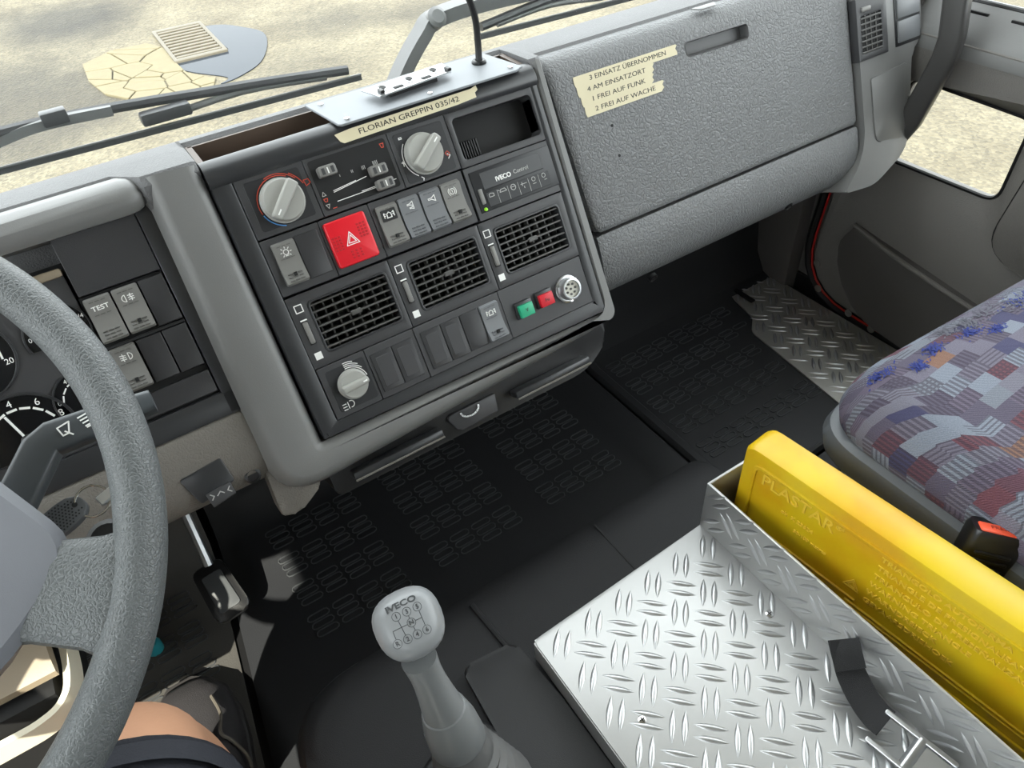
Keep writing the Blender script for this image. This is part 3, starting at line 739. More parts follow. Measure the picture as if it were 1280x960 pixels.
# ---- vehicle status display
dsp = put('status_display', box(.071, .178, .018, .064, -.004, .0012, .001, 2), 'insert_black', con, FC)
put('display_window', box(.083, .163, .041, .060, .0010, .0022, .0006, 1), 'bezel_dark', dsp, FC)
put('display_glass', box(.083, .168, .0215, .0375, .0008, .0020, .0004, 1), 'insert_black', dsp, FC)
put('display_lettering', text_mesh('IVECO', .0072, .0002, 1.0, .0002), 'white_print', dsp, at(FC, 110, -48, 2.4))
put('display_lettering', text_mesh('Control', .0066, .0002, .95), 'grey_print', dsp, at(FC, 134, -48.8, 2.4))
put('display_button', box(.0745, .0795, .027, .044, .001, .0032, .0008, 2), 'switch_grey', dsp, FC)
put('status_lamp', lathe([(.0022, 0), (.002, .001), (0, .0016)], 12), 'led_green', dsp, at(FC, 77, -21, 1.2))
for k in range(6):
    cx = 90 + 14 * k
    if k: put('display_divider', box((cx - 7.2) * mm, (cx - 6.8) * mm, .022, .037, .0019, .0023), 'grey_print', dsp, FC)
ics = [[[(86, 32), (92, 32), (92, 35), (88, 36), (86, 35), (86, 32)]], [[(100, 33), (109, 33), (107, 36), (102, 36), (100, 33)], [(100, 35), (98, 36)]], [arc(118, 33.5, 3.2, 0, 360, 10), [(115, 34), (121, 34)]], [[(128, 33), (136, 33)], [(130, 35), (130, 31)], [(132, 30), (132, 28)]], [arc(146, 34, 2.4, 0, 360, 10), [(144, 29), (148, 29)]], [arc(160, 34, 2.4, 0, 360, 10), [(160, 29), (163, 29)]]]
marks('display_icons', [l for q in ics for l in q], .7, 'grey_print', dsp, FC, 2.1)
# ---- air vents
def vent(u0, u1, v0, v1, hu0, hu1, hv0, hv1, wu):
    fr = put('air_vent', plate_hole_bm(u0 * mm, u1 * mm, v0 * mm, v1 * mm, hu0 * mm, hu1 * mm, hv0 * mm, hv1 * mm, -.0222, 0, .004), 'panel_dark', con, FC)
    rim = ring(rrect((hu0 + hu1) / 2 * mm, -(hv0 + hv1) / 2 * mm, (hu1 - hu0 + 3) * mm, (hv1 - hv0 + 3) * mm, .005, 4), rrect((hu0 + hu1) / 2 * mm, -(hv0 + hv1) / 2 * mm, (hu1 - hu0 - 1.5) * mm, (hv1 - hv0 - 1.5) * mm, .004, 4), -.001, .0012, .0005)
    put('vent_rim', rim, 'bezel_dark', fr, FC)
    W = hu1 - hu0; H = hv1 - hv0; n = 7
    for k in range(n):
        y = -(hv0 + H * (k + .5) / n)
        put('vent_slat', box((hu0 - .5) * mm, (hu1 + .5) * mm, (y - .95) * mm, (y + .95) * mm, -.010, -.0003, .0005, 1), 'slat_dark', fr, FC)
    for k in range(8):
        x = hu0 + W * (k + .5) / 8
        put('vent_vane', box((x - .8) * mm, (x + .8) * mm, -(hv1 + .5) * mm, -(hv0 - .5) * mm, -.0215, -.0105), 'slat_dark', fr, FC)
    put('vent_tab', box(((hu0 + hu1) / 2 - 6) * mm, ((hu0 + hu1) / 2 + 6) * mm, (-(hv0 + hv1) / 2 - 2.6) * mm, (-(hv0 + hv1) / 2 + 2.6) * mm, -.003, .0018, .0008, 1), 'slat_dark', fr, FC)
    mw = at(FC, wu, 30, 0)
    put('wheel_slot', box(-.0034, .0034, -.0135, .0135, -.001, .0004, .0003, 1), 'black_void', fr, mw)
    put('thumb_wheel', prism(rpoly(mmp([(2.6, 11, 1.5), (-2.6, 11, 1.5), (-2.6, -12.5, 2), (2.6, -12.5, 2)]), 3), 0, .0030, .0012, 2), 'switch_grey', fr, mw)
    put('wheel_mark', box(-.0035, .0035, .0123, .0137, .0002, .0009), 'white_print', fr, mw)
    s = 3.8
    put('open_square', strokes([mmp([(-s, 25.5 - s), (s, 25.5 - s), (s, 25.5 + s), (-s, 25.5 + s), (-s, 25.5 - s)])], .0010, -.0001, .0004), 'white_print', fr, mw)
    put('filled_square', box(-s * mm, s * mm, (-26.5 - s) * mm, (-26.5 + s) * mm, -.0001, .0004), 'white_print', fr, mw)
vent(-167.6, -52.4, -9, 68.6, -147, -60, 2, 56, -158)
vent(-51.6, 60, -9, 68.6, -33, 52, 2, 56, -43)
vent(60.8, 177, -9, 68.6, 78, 166, 3, 55.5, 68.5)
# ---- bottom row
for u0, u1 in ((-109.5, -84), (-84, -58.5)): blank(con, FC, u0, u1, 77.5, 121, 2.2, True)
for u0, u1 in ((-48.5, -23.5), (-23.5, 1.0)): blank(con, FC, u0, u1, 77, 121, 2.4, True)
blank(con, FC, 1.2, 26.2, 77, 120.5, 2.2)
rocker(con, FC, 39.2, 98.8, 'switch_blue_grey', 'beacon')
for (u, v, m, tx) in ((81, 101, 'button_green', 'V'), (110, 99.5, 'button_red', 'Fu')):
    b0 = put('push_button', box(-.0115, .0115, -.0090, .0105, -.001, .0045, .001, 2), 'bezel_dark', con, at(FC, u, v, 0))
    put('button_cap', box(-.0092, .0092, -.0078, .0068, .003, .0095, .0006, 2), m, b0, at(FC, u, v, 0))
    put('button_letter', text_mesh(tx, .0062, .0002), 'black_print', b0, at(FC, u, v + .5, 9.7))
mw = at(FC, 144, 100, 0)
sk = put('round_socket', lathe([(.0165, 0), (.0165, .0028), (.0155, .0034), (.0135, .0034), (.0130, .0060), (.0130, .0130), (.0120, .0135), (.0105, .0135), (.0105, .0090), (0, .0090)], 32), 'steel', con, mw)
put('socket_face', lathe([(.0103, .0089), (.0103, .0096), (0, .0096)], 24), mat('socket_white', (205, 203, 192), .5) and 'socket_white', sk, mw)
pin = bmesh_to('socket_pin', lathe([(.0015, 0), (.0015, .0012), (0, .0016)], 8)); pin.materials.append(M('slat_dark'))
for k in range(8):
    a = k * PI / 3.5
    x, y = ((.0062 * math.cos(a), .0062 * math.sin(a)) if k < 7 else (0, 0))
    put('socket_pin', pin, None, sk, mw @ T(x, y, .0095))
for a in (30, 150, 270):
    put('socket_screw', lathe([(.0018, .003), (.0018, .0042), (0, .0044)], 8), 'chrome', sk, mw @ T(.0148 * math.cos(math.radians(a)), .0148 * math.sin(math.radians(a)), 0))

# ================================================================== TAPE LABELS
def tape(F, pts, h, txt, size, cu, cv, rot, label, sx=1.2, group=None, base=None, cat='label tape'):
    t = thing('label_tape', (F @ Vector((cu * mm, -cv * mm, h * mm))), label, cat, group)
    put('tape_strip', prism(mmp([(u, -v) for u, v in pts]), (h) * mm, (h + .35) * mm), 'tape_cream', t, F)
    put('tape_lettering', text_mesh(txt, size, .00012, sx), 'black_print', t, at(F, cu, cv, h + .45) @ RZ(math.radians(rot)))
    return t
tape(FC, [(-57, -143.2), (-40, -144.6), (105, -146.5), (112, -148.5), (112.5, -143.5), (108.5, -141.5), (108.5, -136.5), (85, -135), (-50, -132.8), (-53.5, -135.2)], 4.9, 'FLORIAN GREPPIN 035/42', .0078, 28, -139.8, .6, 'cream tape strip reading FLORIAN GREPPIN 035/42 along the top of the centre console', 1.36)
TX = [('3 EINSATZ ÜBERNOMMEN', 251, 415, -108, -95.5, 'topmost and longest cream tape on the glove compartment reading 3 EINSATZ ÜBERNOMMEN'),
      ('4 AM EINSATZORT', 253, 374, -96, -83.5, 'second cream tape from top on the glove compartment reading 4 AM EINSATZORT'),
      ('1 FREI AUF FUNK', 256, 371, -84, -71.5, 'third cream tape from top on the glove compartment reading 1 FREI AUF FUNK'),
      ('2 FREI AUF WACHE', 258.5, 385, -72, -59, 'lowest cream tape on the glove compartment reading 2 FREI AUF WACHE')]
for k, (s, u0, u1, v0, v1, lb) in enumerate(TX):
    tape(FG, [(u0, v0), (u1 - 2, v0), (u1, v0 + 1.5), (u1 - 3, v0 + 5), (u1 - 1, v1 - 4), (u1 - 6 + 5 * (k == 0), v1), (u0 + 1.5, v1), (u0, v1 - 4)], .3, s, .0080, (u0 + u1) / 2 + (2 if k == 0 else 0), (v0 + v1) / 2, 0, lb, (1.30, 1.36, 1.40, 1.40)[k], 'cream tape strips on the glove compartment')

# ================================================================== ALUMINIUM MOUNTING PLATE ON THE NOSE
mpz = .6895
mp = thing('mounting_plate', (.345, .745, mpz), 'bare aluminium mounting plate screwed on top of the centre console', 'mounting plate')
put('plate', prism([(.226, .779), (.2345, .711), (.2375, .708), (.449, .709), (.460, .715), (.447, .780)], 0, .0022, .0006, 1), 'alu_sheet', mp, T(0, 0, mpz - .001) @ T(0, .745, 0) @ RX(math.radians(0.5)) @ T(0, -.745, 0))
for x, y in ((.240, .768), (.247, .716), (.343, .716), (.447, .719), (.318, .772)):
    put('plate_screw', lathe([(.0032, 0), (.0030, .0015), (.0018, .0022), (0, .0022)], 10), 'chrome', mp, T(x, y, mpz + .001))
br = thing('phone_bracket', (.335, .748, mpz), 'small punched steel bracket with round holes on the aluminium plate', 'bracket')
bmx = T(.335, .746, mpz + .0085) @ RZ(math.radians(4))
put('bracket_plate', prism(rpoly(mmp([(52, 15, 1), (-52, 13, 1), (-46, -17, 1), (46, -13, 1)]), 2), -.0008, .0008, .0003, 1), 'steel', br, bmx)
put('bracket_foot', box(-.03, .03, -.008, .008, -.0078, -.0008), 'black_plastic', br, bmx)
for x, y, r in ((-33, 0, .009), (0, 0, .009), (32, 2, .009)):
    put('bracket_cup', lathe([(r, .0006), (r, .0013), (r * .8, .0016), (r * .7, .0008), (r * .5, .0007), (r * .45, .0016), (0, .0016)], 16), 'steel', br, bmx @ T(x * mm, y * mm, 0))
    put('bracket_hole', lathe([(.0038, .0015), (.0038, .0020), (0, .0020)], 12), 'black_void', br, bmx @ T(x * mm, y * mm, 0))
for x in (-18, 17):
    put('bracket_slot', box((x - 6) * mm, (x + 5) * mm, -.011, -.006, .0007, .0014), 'black_void', br, bmx)
for x in (-40, 44):
    put('bracket_clip', box((x - 2) * mm, (x + 3) * mm, -.013, -.004, .0006, .004, .0008, 1), 'black_plastic', br, bmx)
# gooseneck cable
gn = thing('gooseneck_cable', (.428, .755, mpz), 'black flexible gooseneck rising from the aluminium plate', 'cable')
put('grommet', lathe([(.0085, 0), (.0085, .0025), (.007, .004), (.0045, .004), (.0045, 0)], 18), 'black_plastic', gn, T(.428, .755, mpz + .001))
put('cable', tube(smooth_path([(.428, .755, mpz), (.430, .757, .712), (.429, .756, .735), (.423, .754, .757), (.412, .751, .776), (.395, .747, .792), (.370, .742, .806), (.33, .735, .815)], 8), .0038, 10), 'seal_black', gn)

# ================================================================== INSTRUMENT CLUSTER
clu = thing('instrument_cluster', (-.10, .70, .50), 'dark instrument panel with round gauges and switches behind the steering wheel', 'instrument panel')
put('cluster_back', box(-.85, -.2600, -.066, .124, -.042, -.038), 'black_void', clu, FL)
put('gauge_face', prism(rpoly(mmp([(-338, 92, 2), (-845, 92, 2), (-845, -64, 2), (-338, -64, 2)]), 2), -.038, -.004, .001), 'panel_dark', clu, FL)
put('face_ledge', box(-.845, -.338, .090, .098, -.030, .001, .002, 2), 'column_taupe', clu, FL)
put('blank_panel', prism(rrect(-.2975, .098, .0745, .061, .001, 2), -.03, .0012, .0006, 1), 'blank_dark', clu, FL)
put('switch_carrier', box(-.3365, -.2600, -.064, .0665, -.030, -.006), 'black_void', clu, FL)
rocker(clu, FL, -322.2, -42, 'switch_grey', None, False, 'TEST'); rocker(clu, FL, -297, -42, 'switch_grey', 'rearfog', True)
rocker(clu, FL, -322.2, 8.5, 'switch_grey', 'frontfog', True)
blank(clu, FL, -284.5, -260.5, -64, -18, .6); blank(clu, FL, -309, -284.8, -13, 31, .6); blank(clu, FL, -284.5, -260.5, -13, 31, .6)
blank(clu, FL, -335, -260.5, 38, 61, .4)
put('divider_strip', box(-.336, -.2605, .0140, .0165, -.01, -.001), 'bezel_dark', clu, FL)
mat('gauge_black', (14, 15, 17), 0.25)
def gauge(u, v, r, nums, a0, a1, na, ncol='white_print', flat=True):
    mw = at(FL, u, v, -4)
    pts = [(r * math.cos(t), r * math.sin(t)) for t in [math.radians(a) for a in range(-25, 206, 7)]] if flat else [(r * math.cos(t), r * math.sin(t)) for t in [k * PI / 18 for k in range(36)]]
    g_ = put('gauge', prism(pts, -.001, .0006), 'gauge_black', clu, mw)
    put('gauge_rim', ring([(p[0] * 1.06, p[1] * 1.06) for p in pts], pts, -.001, .0022, .0006), 'bezel_dark', g_, mw)
    n = 7
    tl = []
    for k in range(n):
        a = math.radians(a0 + (a1 - a0) * (k + .1) / n); b2 = math.radians(a0 + (a1 - a0) * (k + .8) / n)
        tl.append([(r * .72 * math.cos(a), r * .72 * math.sin(a)), (r * .72 * math.cos(b2), r * .72 * math.sin(b2))])
    put('gauge_scale', strokes(tl, r * .05, .0006, .0009), 'white_print', g_, mw)
    for k, s in enumerate(nums):
        a = math.radians(a0 + (a1 - a0) * k / max(1, len(nums) - 1))
        put('gauge_number', text_mesh(s, r * .22, .0001), 'white_print', g_, mw @ T(r * .86 * math.cos(a), r * .86 * math.sin(a), .0008))
    a = math.radians(na)
    put('gauge_needle', tube([(0, 0, .003), (r * .68 * math.cos(a), r * .68 * math.sin(a), .003)], .0011, 6), ncol, g_, mw)
    put('needle_hub', lathe([(r * .14, .0006), (r * .14, .004), (r * .1, .005), (0, .005)], 16), 'insert_black', g_, mw)
    return g_
gauge(-427, 36, .042, ['0', '2', '4', '6', '8'], 160, 20, 105)
gauge(-368, 20, .027, ['0', '4', '8', '12'], 170, 10, 60)
gauge(-364, -44, .027, ['0', '4/4'], 175, 20, 170, 'red_print')
gauge(-437, -46, .034, ['0', '10', '20'], 200, -20, 60, 'white_print', False)

# ================================================================== STEERING WHEEL
WC = Vector((-.271, .430, .680)); wt = math.radians(31.6)
FW = Matrix(((1, 0, 0, WC.x), (0, math.cos(wt), -math.sin(wt), WC.y), (0, math.sin(wt), math.cos(wt), WC.z), (0, 0, 0, 1)))
sw = thing('steering_wheel', WC, 'grey grained steering wheel at the lower left of the picture', 'steering wheel')
R_ = .2255
put('rim', tube([(R_ * math.cos(2 * PI * k / 160), R_ * math.sin(2 * PI * k / 160), 0) for k in range(160)], .0150, 16, closed=True, sect=[(1.0 * math.cos(2 * PI * k / 28), 1.08 * math.sin(2 * PI * k / 28)) for k in range(28)]), 'wheel_grey', sw, FW)
def spoke(sgn):
    # lower spoke, flares into the rim (x right, mirrored by sgn)
    secs = []
    for (cx, cy, hw, z, th) in ((.070, -.030, .052, -.020, .012), (.115, -.062, .034, -.014, .012), (.150, -.085, .0295, -.008, .012), (.175, -.100, .033, -.003, .012), (.190, -.109, .040, 0.000, .012), (.1985, -.1145, .044, .000, .009)):
        d = Vector((.86, -.51)); nn = Vector((.51, .86))
        s = []
        for k in range(14):
            a = 2 * PI * k / 14
            ex = math.copysign(abs(math.cos(a)) ** .55, math.cos(a)); ez = math.copysign(abs(math.sin(a)) ** .8, math.sin(a))
            s.append((sgn * (cx + nn.x * hw * ex), cy + nn.y * hw * ex, z + th * ez))
        secs.append(s)
    return loft(secs if sgn > 0 else secs[::-1])
put('spoke', spoke(1), 'wheel_grey', sw, FW); put('spoke', spoke(-1), 'wheel_grey', sw, FW)
hb = loft([[(p[0], p[1], z) for p in q] for q, z in ((rpoly([(.100, .075, .05), (-.100, .075, .05), (-.150, -.075, .04), (-.10, -.125, .05), (.10, -.125, .05), (.150, -.075, .04)], 5), -.04), (rpoly([(.11, .08, .05), (-.11, .08, .05), (-.180, -.072, .025), (-.105, -.13, .05), (.105, -.13, .05), (.180, -.072, .025)], 5), -.004), (rpoly([(.105, .075, .05), (-.105, .075, .05), (-.175, -.072, .025), (-.10, -.125, .05), (.10, -.125, .05), (.175, -.072, .025)], 5), .004), (rpoly([(.09, .06, .05), (-.09, .06, .05), (-.155, -.072, .03), (-.085, -.11, .05), (.085, -.11, .05), (.155, -.072, .03)], 5), .008))])
put('hub_cover', hb, 'wheel_hub', sw, FW)
# column shroud, lower end painted dark as an opening, with pressed-steel bracket
cs = thing('steering_column', (-.29, .62, 0), 'taupe steering column shroud below the steering wheel', 'steering column')
put('shroud', prism(rpoly([(.070, .05, .02), (-.070, .05, .02), (-.070, -.05, .02), (.070, -.05, .02)], 4), -.20, -.045, .004), 'column_taupe', cs, FW)
put('lower_shroud', loft([[(x, y, z) for y, z in ((.548, .330), (.560, .338), (.66, .372), (.74, .40), (.74, .37), (.56, .322), (.548, .322))] for x in (-.52, -.235, -.226, -.221)]), 'column_taupe', cs)
put('mouth_dark_block', box(-.50, -.23, .535, .70, .20, .315), 'black_void', cs)  # solid near-black block painting the shade of the shroud opening
put('steel_bracket', tube(smooth_path([(-.52, .515, .300), (-.30, .515, .300), (-.245, .517, .300), (-.222, .530, .302), (-.214, .556, .306), (-.212, .60, .312)], 6), .010, sect=[(-.35, -1.2), (.35, -1.2), (.35, 1.2), (-.35, 1.2)]), mat('bracket_cream', (205, 198, 178), .45, metal=.2) and 'bracket_cream', cs)
put('steering_shaft', tube([(0, .02, -.26), (0, .02, -.62)], .016, 12), 'black_plastic', cs, FW)
# wiper stalk
stk = thing('wiper_stalk', (-.12, .47, .60), 'bent grey column stalk with wiper symbols behind the steering wheel rim', 'control stalk')
off = -.062
sp = [(.085, -.075), (.118, -.035), (.150, -.003), (.170, .018), (.178, .0215), (.215, .0200), (.246, .0190)]
hw = [.014, .0135, .0125, .0125, .0120, .0105, .0075]
secs = []
for i, (p, w) in enumerate(zip(sp, hw)):
    a = Vector(sp[max(i - 1, 0)]); b2 = Vector(sp[min(i + 1, len(sp) - 1)]); d = (b2 - a).normalized(); nn = Vector((-d.y, d.x))
    q = rrect(0, 0, 2 * w, .016, .004, 3)
    secs.append([(p[0] + nn.x * u, p[1] + nn.y * u, off + z) for u, z in q])
put('stalk_arm', loft(secs), 'stalk_grey', stk, FW)
mz = T(.196, .0205, off + .0085) @ RZ(math.radians(-3))
put('stalk_symbol', strokes([mmp(l) for l in ([(-12, 3), (-4, 5), (-6, -3), (-10, -3.6), (-12, 3)], [(-8, -1), (-4, -5)], [(2, 5), (9, 6.5)], [(3, 2.6), (10, 4)], [(4, .2), (11, 1.4)], [(5, -2.4), (12, -1.2)], [(5.6, -3.6), (12.6, -2.4)])], .001, 0, .0004), 'white_print', stk, FW @ mz)
# ignition keys
key = thing('key_fob', (-.108, .445, .60), 'grey dimpled oval key tag on a steel ring beside the column', 'key tag')
KM = FW @ T(.160, -.0295, -.078) @ RZ(math.radians(18)) @ RX(math.radians(-8))
ov = [(.0185 * math.copysign(abs(math.cos(t)) ** .75, math.cos(t)), .0105 * math.copysign(abs(math.sin(t)) ** .8, math.sin(t))) for t in [k * PI / 16 for k in range(32)]]
put('tag_body', prism(ov, -.003, .003, .001, 2), 'fob_grey', key, KM)
dm = bmesh_to('tag_dimple', lathe([(.00065, 0), (.00065, .0002), (0, .0002)], 6)); dm.materials.append(M('black_void'))
for i in range(-7, 8):
    for j in range(-4, 5):
        x, y = (i + (j % 2) * .5) * .0024, j * .0021
        if (x / .0165) ** 2 + (y / .009) ** 2 < 1 and not (x > .010 and abs(y) < .003):
            put('tag_dimple', dm, None, key, KM @ T(x, y, .003))
put('tag_hole', lathe([(.0019, .003), (.0019, .0034), (0, .0034)], 12), 'black_void', key, KM @ T(.0125, .001, 0))
put('split_ring', tube([(.022 + .011 * math.cos(2 * PI * k / 32), -.004 + .011 * math.sin(2 * PI * k / 32), .002) for k in range(32)], .0009, 6, closed=True), 'chrome', key, KM @ RX(.25))
put('key_blade', box(.024, .036, -.012, -.004, -.002, .002, .0008, 1), 'steel', key, KM)
put('ignition_lock', lathe([(.016, -.03), (.016, -.012), (.012, -.008), (.0, -.008)], 20), 'black_plastic', key, FW @ T(.178, -.052, -.088))

# ================================================================== ENGINE TUNNEL, GEAR LEVER
tun = thing('engine_tunnel', (.25, .1, 0), 'black moulded engine tunnel cover under the gear lever and metal box', 'engine cover')
def tun_out(d, fy):
    return rpoly([(.585, fy - d, .03), (-.075 + d, fy - d, .10), (-.075 + d, -.55, .01), (.585, -.55, .01)], 8)
secs = [[(p[0], p[1], z) for p in tun_out(d, .492)] for d, z in ((-.012, .0), (-.006, .06), (0.0, .125), (.004, .150), (.012, .164), (.026, .170), (.05, .172))]
bm = loft(secs)
put('tunnel_cover', bm, 'tunnel_black', tun)
put('bead', tube(smooth_path([(.183, .462, .171), (.186, .42, .173), (.190, .368, .174), (.194, .30, .173)], 5), .004, 8), 'tunnel_black', tun)
put('seam', box(.379, .3815, .365, .468, .1715, .1728), 'black_void', tun)
put('console_lid', prism(rpoly([(.196, .384, .010), (.128, .392, .012), (.112, .10, .01), (.112, -.3, .01), (.203, -.3, .01), (.203, .30, .01)], 4), .1725, .188, .005, 3), 'lid_black', tun)
gl = thing('gear_lever', (.08, .27, .17), 'grey gear lever with shift pattern on the knob and ribbed boot', 'gear lever')
base = Vector((.080, .262, .19)); top = Vector((.0685, .312, .405))
ax = (top - base).normalized()
def along(z0, dist): return base + ax * dist
Lq = ax.to_track_quat('Z', 'Y').to_matrix().to_4x4()
LB = Matrix.Translation(base) @ Lq
Ln = (top - base).length
put('boot_base', prism(rpoly([(.125, .335, .03), (.030, .325, .03), (.030, .12, .03), (.125, .12, .03)], 5), .1725, .190, .006, 3), 'lid_black', gl)
pr_ = []
z = -.010
rs = [.056, .052, .0535, .048, .0495, .044, .0455, .040, .0415, .036, .0375, .032, .0335, .029, .0300, .0275]
for k, r in enumerate(rs): pr_.append((r, z + k * .0068))
pr_.append((.0265, z + len(rs) * .0068 + .002))
put('boot', lathe(pr_, 28, None, True), 'boot_grey', gl, LB)
put('collar', lathe([(.0245, .096), (.0262, .099), (.0268, .104), (.0252, .128), (.0215, .146), (.0205, .150), (.0190, .151)], 28), 'lever_grey', gl, LB)
put('shaft', lathe([(.0195, .149), (.0190, .152), (.0165, .172), (.0148, .190), (.0142, .205), (.0155, Ln + .004)], 28), 'lever_grey', gl, LB)
# knob: rounded-square pear
KC = Vector((.0725, .330, .436))
kz = Vector((-.02, -.50, .86)).normalized(); kx = Vector((1, -.09, 0)); kx = (kx - kz * kx.dot(kz)).normalized(); ky = kz.cross(kx)
KMt = Matrix(((kx.x, ky.x, kz.x, KC.x), (kx.y, ky.y, kz.y, KC.y), (kx.z, ky.z, kz.z, KC.z), (0, 0, 0, 1)))
secs = []
for zz, wx, wy, oy in ((-.040, .010, .010, -.006), (-.036, .0185, .018, -.005), (-.026, .0235, .0235, -.003), (-.010, .0275, .0275, -.001), (.004, .0290, .0290, 0), (.014, .0270, .0272, 0), (.0205, .0228, .0230, .0), (.0232, .0185, .0188, .0), (.0247, .0120, .0125, .0), (.0252, .005, .005, .0)):
    s = []
    for k in range(28):
        a = 2 * PI * k / 28; e = .82
        s.append((wx * math.copysign(abs(math.cos(a)) ** e, math.cos(a)) * (1 + .05 * math.sin(a)), oy + wy * math.copysign(abs(math.sin(a)) ** e, math.sin(a)), zz))
    secs.append(s)
kn = put('knob', bmesh_to('knob', loft(secs), True, 80), mat('shift_knob', (134, 136, 138), .33) and 'shift_knob', gl, KMt)
mat('engrave', (62, 64, 66), 0.5)
put('knob_lettering', text_mesh('IVECO', .0068, .0004, 1.35, .0002), 'engrave', kn, KMt @ T(-.002, .0165, .0235) @ RX(math.radians(-14)))
sp_ = {'1': (-8, 10), '3': (-.5, 10), '5': (7, 10), 'N': (-.5, 2), 'R': (-13, -9), '2': (-6.5, -7.5), '4': (.5, -6.5), '6': (8, -5.5)}
sp_ = {'1': (-8.2, 9.5), '3': (0, 9.5), '5': (8.2, 9.5), 'N': (0, 1.2), 'R': (-14.5, -8), '2': (-6.8, -8), '4': (.6, -8), '6': (8.2, -8)}
sp_ = {k: (x * 1.12, y * 1.12 - 1.5) for k, (x, y) in sp_.items()}
from mathutils.bvhtree import BVHTree
KB = BVHTree.FromPolygons([v.co for v in kn.data.vertices], [tuple(p.vertices) for p in kn.data.polygons])
def ks(x, y):
    h = KB.ray_cast(Vector((x * mm, y * mm, .08)), Vector((0, 0, -1)))
    return (h[0].z, h[1]) if h[0] else (.02, Vector((0, 0, 1)))
def on_knob(pts, sub=6):
    out = []
    for a_, b_ in zip(pts, pts[1:]):
        for k in range(sub):
            t = k / sub; x = a_[0] + (b_[0] - a_[0]) * t; y = a_[1] + (b_[1] - a_[1]) * t
            out.append((x * mm, y * mm, ks(x, y)[0]))
    out.append((pts[-1][0] * mm, pts[-1][1] * mm, ks(*pts[-1])[0]))
    return out
for s, (x, y) in sp_.items():
    z_, n_ = ks(x, y)
    put('gear_number', text_mesh(s, .0052, .0003, 1, .0001), 'engrave', kn, KMt @ T(x * mm, y * mm, z_ + .0001) @ Vector((0, 0, 1)).rotation_difference(n_).to_matrix().to_4x4())
    put('number_ring', tube(on_knob(arc(x, y, 3.5, 0, 360, 18), 1), .00022, 6), 'engrave', kn, KMt)
for l in ([(-8, 6.2), (-7.2, -4.6)], [(.0, 6.2), (.0, 4.6)], [(.2, -2.2), (.5, -4.6)], [(8.2, 6.2), (8.2, -4.6)], [(-3.4, 1.2), (-14.2, 1.2), (-14.4, -4.6)], [(3.4, 1.2), (8.2, 1.2)]):
    put('shift_line', tube(on_knob([(x * 1.12, y * 1.12 - 1.5) for x, y in l]), .00028, 6), 'engrave', kn, KMt)

# ================================================================== FLOOR MATS
def stadium(L, W, n=6):
    return [(L / 2 - W / 2 + W / 2 * math.cos(a), W / 2 * math.sin(a)) for a in [-PI / 2 + PI * k / n for k in range(n + 1)]] + [(-L / 2 + W / 2 + W / 2 * math.cos(a), W / 2 * math.sin(a)) for a in [PI / 2 + PI * k / n for k in range(n + 1)]]
tile = bmesh_to('tread_ring', ring(stadium(.0345, .0120, 4), stadium(.0320, .0096, 4), 0, .0022)); tile.materials.append(M('rubber_rib'))
def ribs(par, x0, y0, cols, groups, z, px=.0392, gp=.0605, skip=None, rot=0):
    for g in range(groups):
        for c in range(cols):
            for k in range(3):
                x = x0 + c * px + .0015 * k; y = y0 - g * gp - k * .0148
                if skip and skip(x, y): continue
                put('tread_ring', tile, None, par, T(x, y, z))
cmat = thing('rubber_floor_mat', (.28, .70, .0), 'black ribbed rubber mat below the centre console', 'floor mat')
secs = []
for y, dz in ((.40, 0), (.50, 0), (.70, 0), (.85, 0), (.885, .012), (.915, .05), (.93, .12)):
    secs.append([(x, y, z + dz) for x, z in ((-.066 - (.86 - y) * .12, -.001), (-.066 - (.86 - y) * .12, .006), (-.040 - (.86 - y) * .05, .026), (-.022, .030), (.565, .030), (.585, .036), (.618, .044), (.640, .044), (.648, .036), (.648, -.001))])
put('mat_sheet', loft(secs), 'rubber_mat', cmat)
for bx in (.022, .222, .424):
    ribs(cmat, bx, .838, 4, 4, .0298)
pmat = thing('rubber_floor_mat', (.8, .70, 0), 'black ribbed rubber mat in the passenger footwell', 'floor mat')
secs = []
for y, dz in ((.30, 0), (.70, 0), (.83, 0), (.86, .010), (.885, .05), (.90, .14)):
    secs.append([(x, y, z + dz) for x, z in ((.653, -.001), (.653, .034), (.660, .040), (.672, .040), (.680, .030), (1.165, .030), (1.165, -.001))])
put('mat_sheet', loft(secs), 'rubber_mat', pmat)
inpl = lambda x, y: x > .93 and True
ribs(pmat, .705, .825, 4, 4, .0298); ribs(pmat, .865, .825, 4, 4, .0298, skip=lambda x, y: x > (.985 if y > .75 else .945))
ribs(pmat, .705, .575, 4, 1, .0298); ribs(pmat, .865, .575, 3, 1, .0298)
dmat = thing('rubber_floor_mat', (-.3, .65, 0), 'black ribbed rubber mat in the driver footwell under the shoe', 'floor mat')
secs = []
for y, dz in ((.10, 0), (.70, 0), (.86, 0), (.89, .02), (.92, .08)):
    secs.append([(x, y, z + dz) for x, z in ((-.84, -.001), (-.84, .004), (-.090 - (.86 - y) * .12, .004), (-.078 - (.86 - y) * .12, .002), (-.078 - (.86 - y) * .12, -.001))])
put('mat_sheet', loft(secs), mat('rubber_sunlit', (66, 64, 61), .65, bump=('noise', 500, .35), var=.25) and 'rubber_sunlit', dmat)  # mat rubber lightened to suggest sunlight in the driver footwell
ribs(dmat, -.405, .83, 4, 4, .0038); ribs(dmat, -.225, .83, 3, 4, .0038)

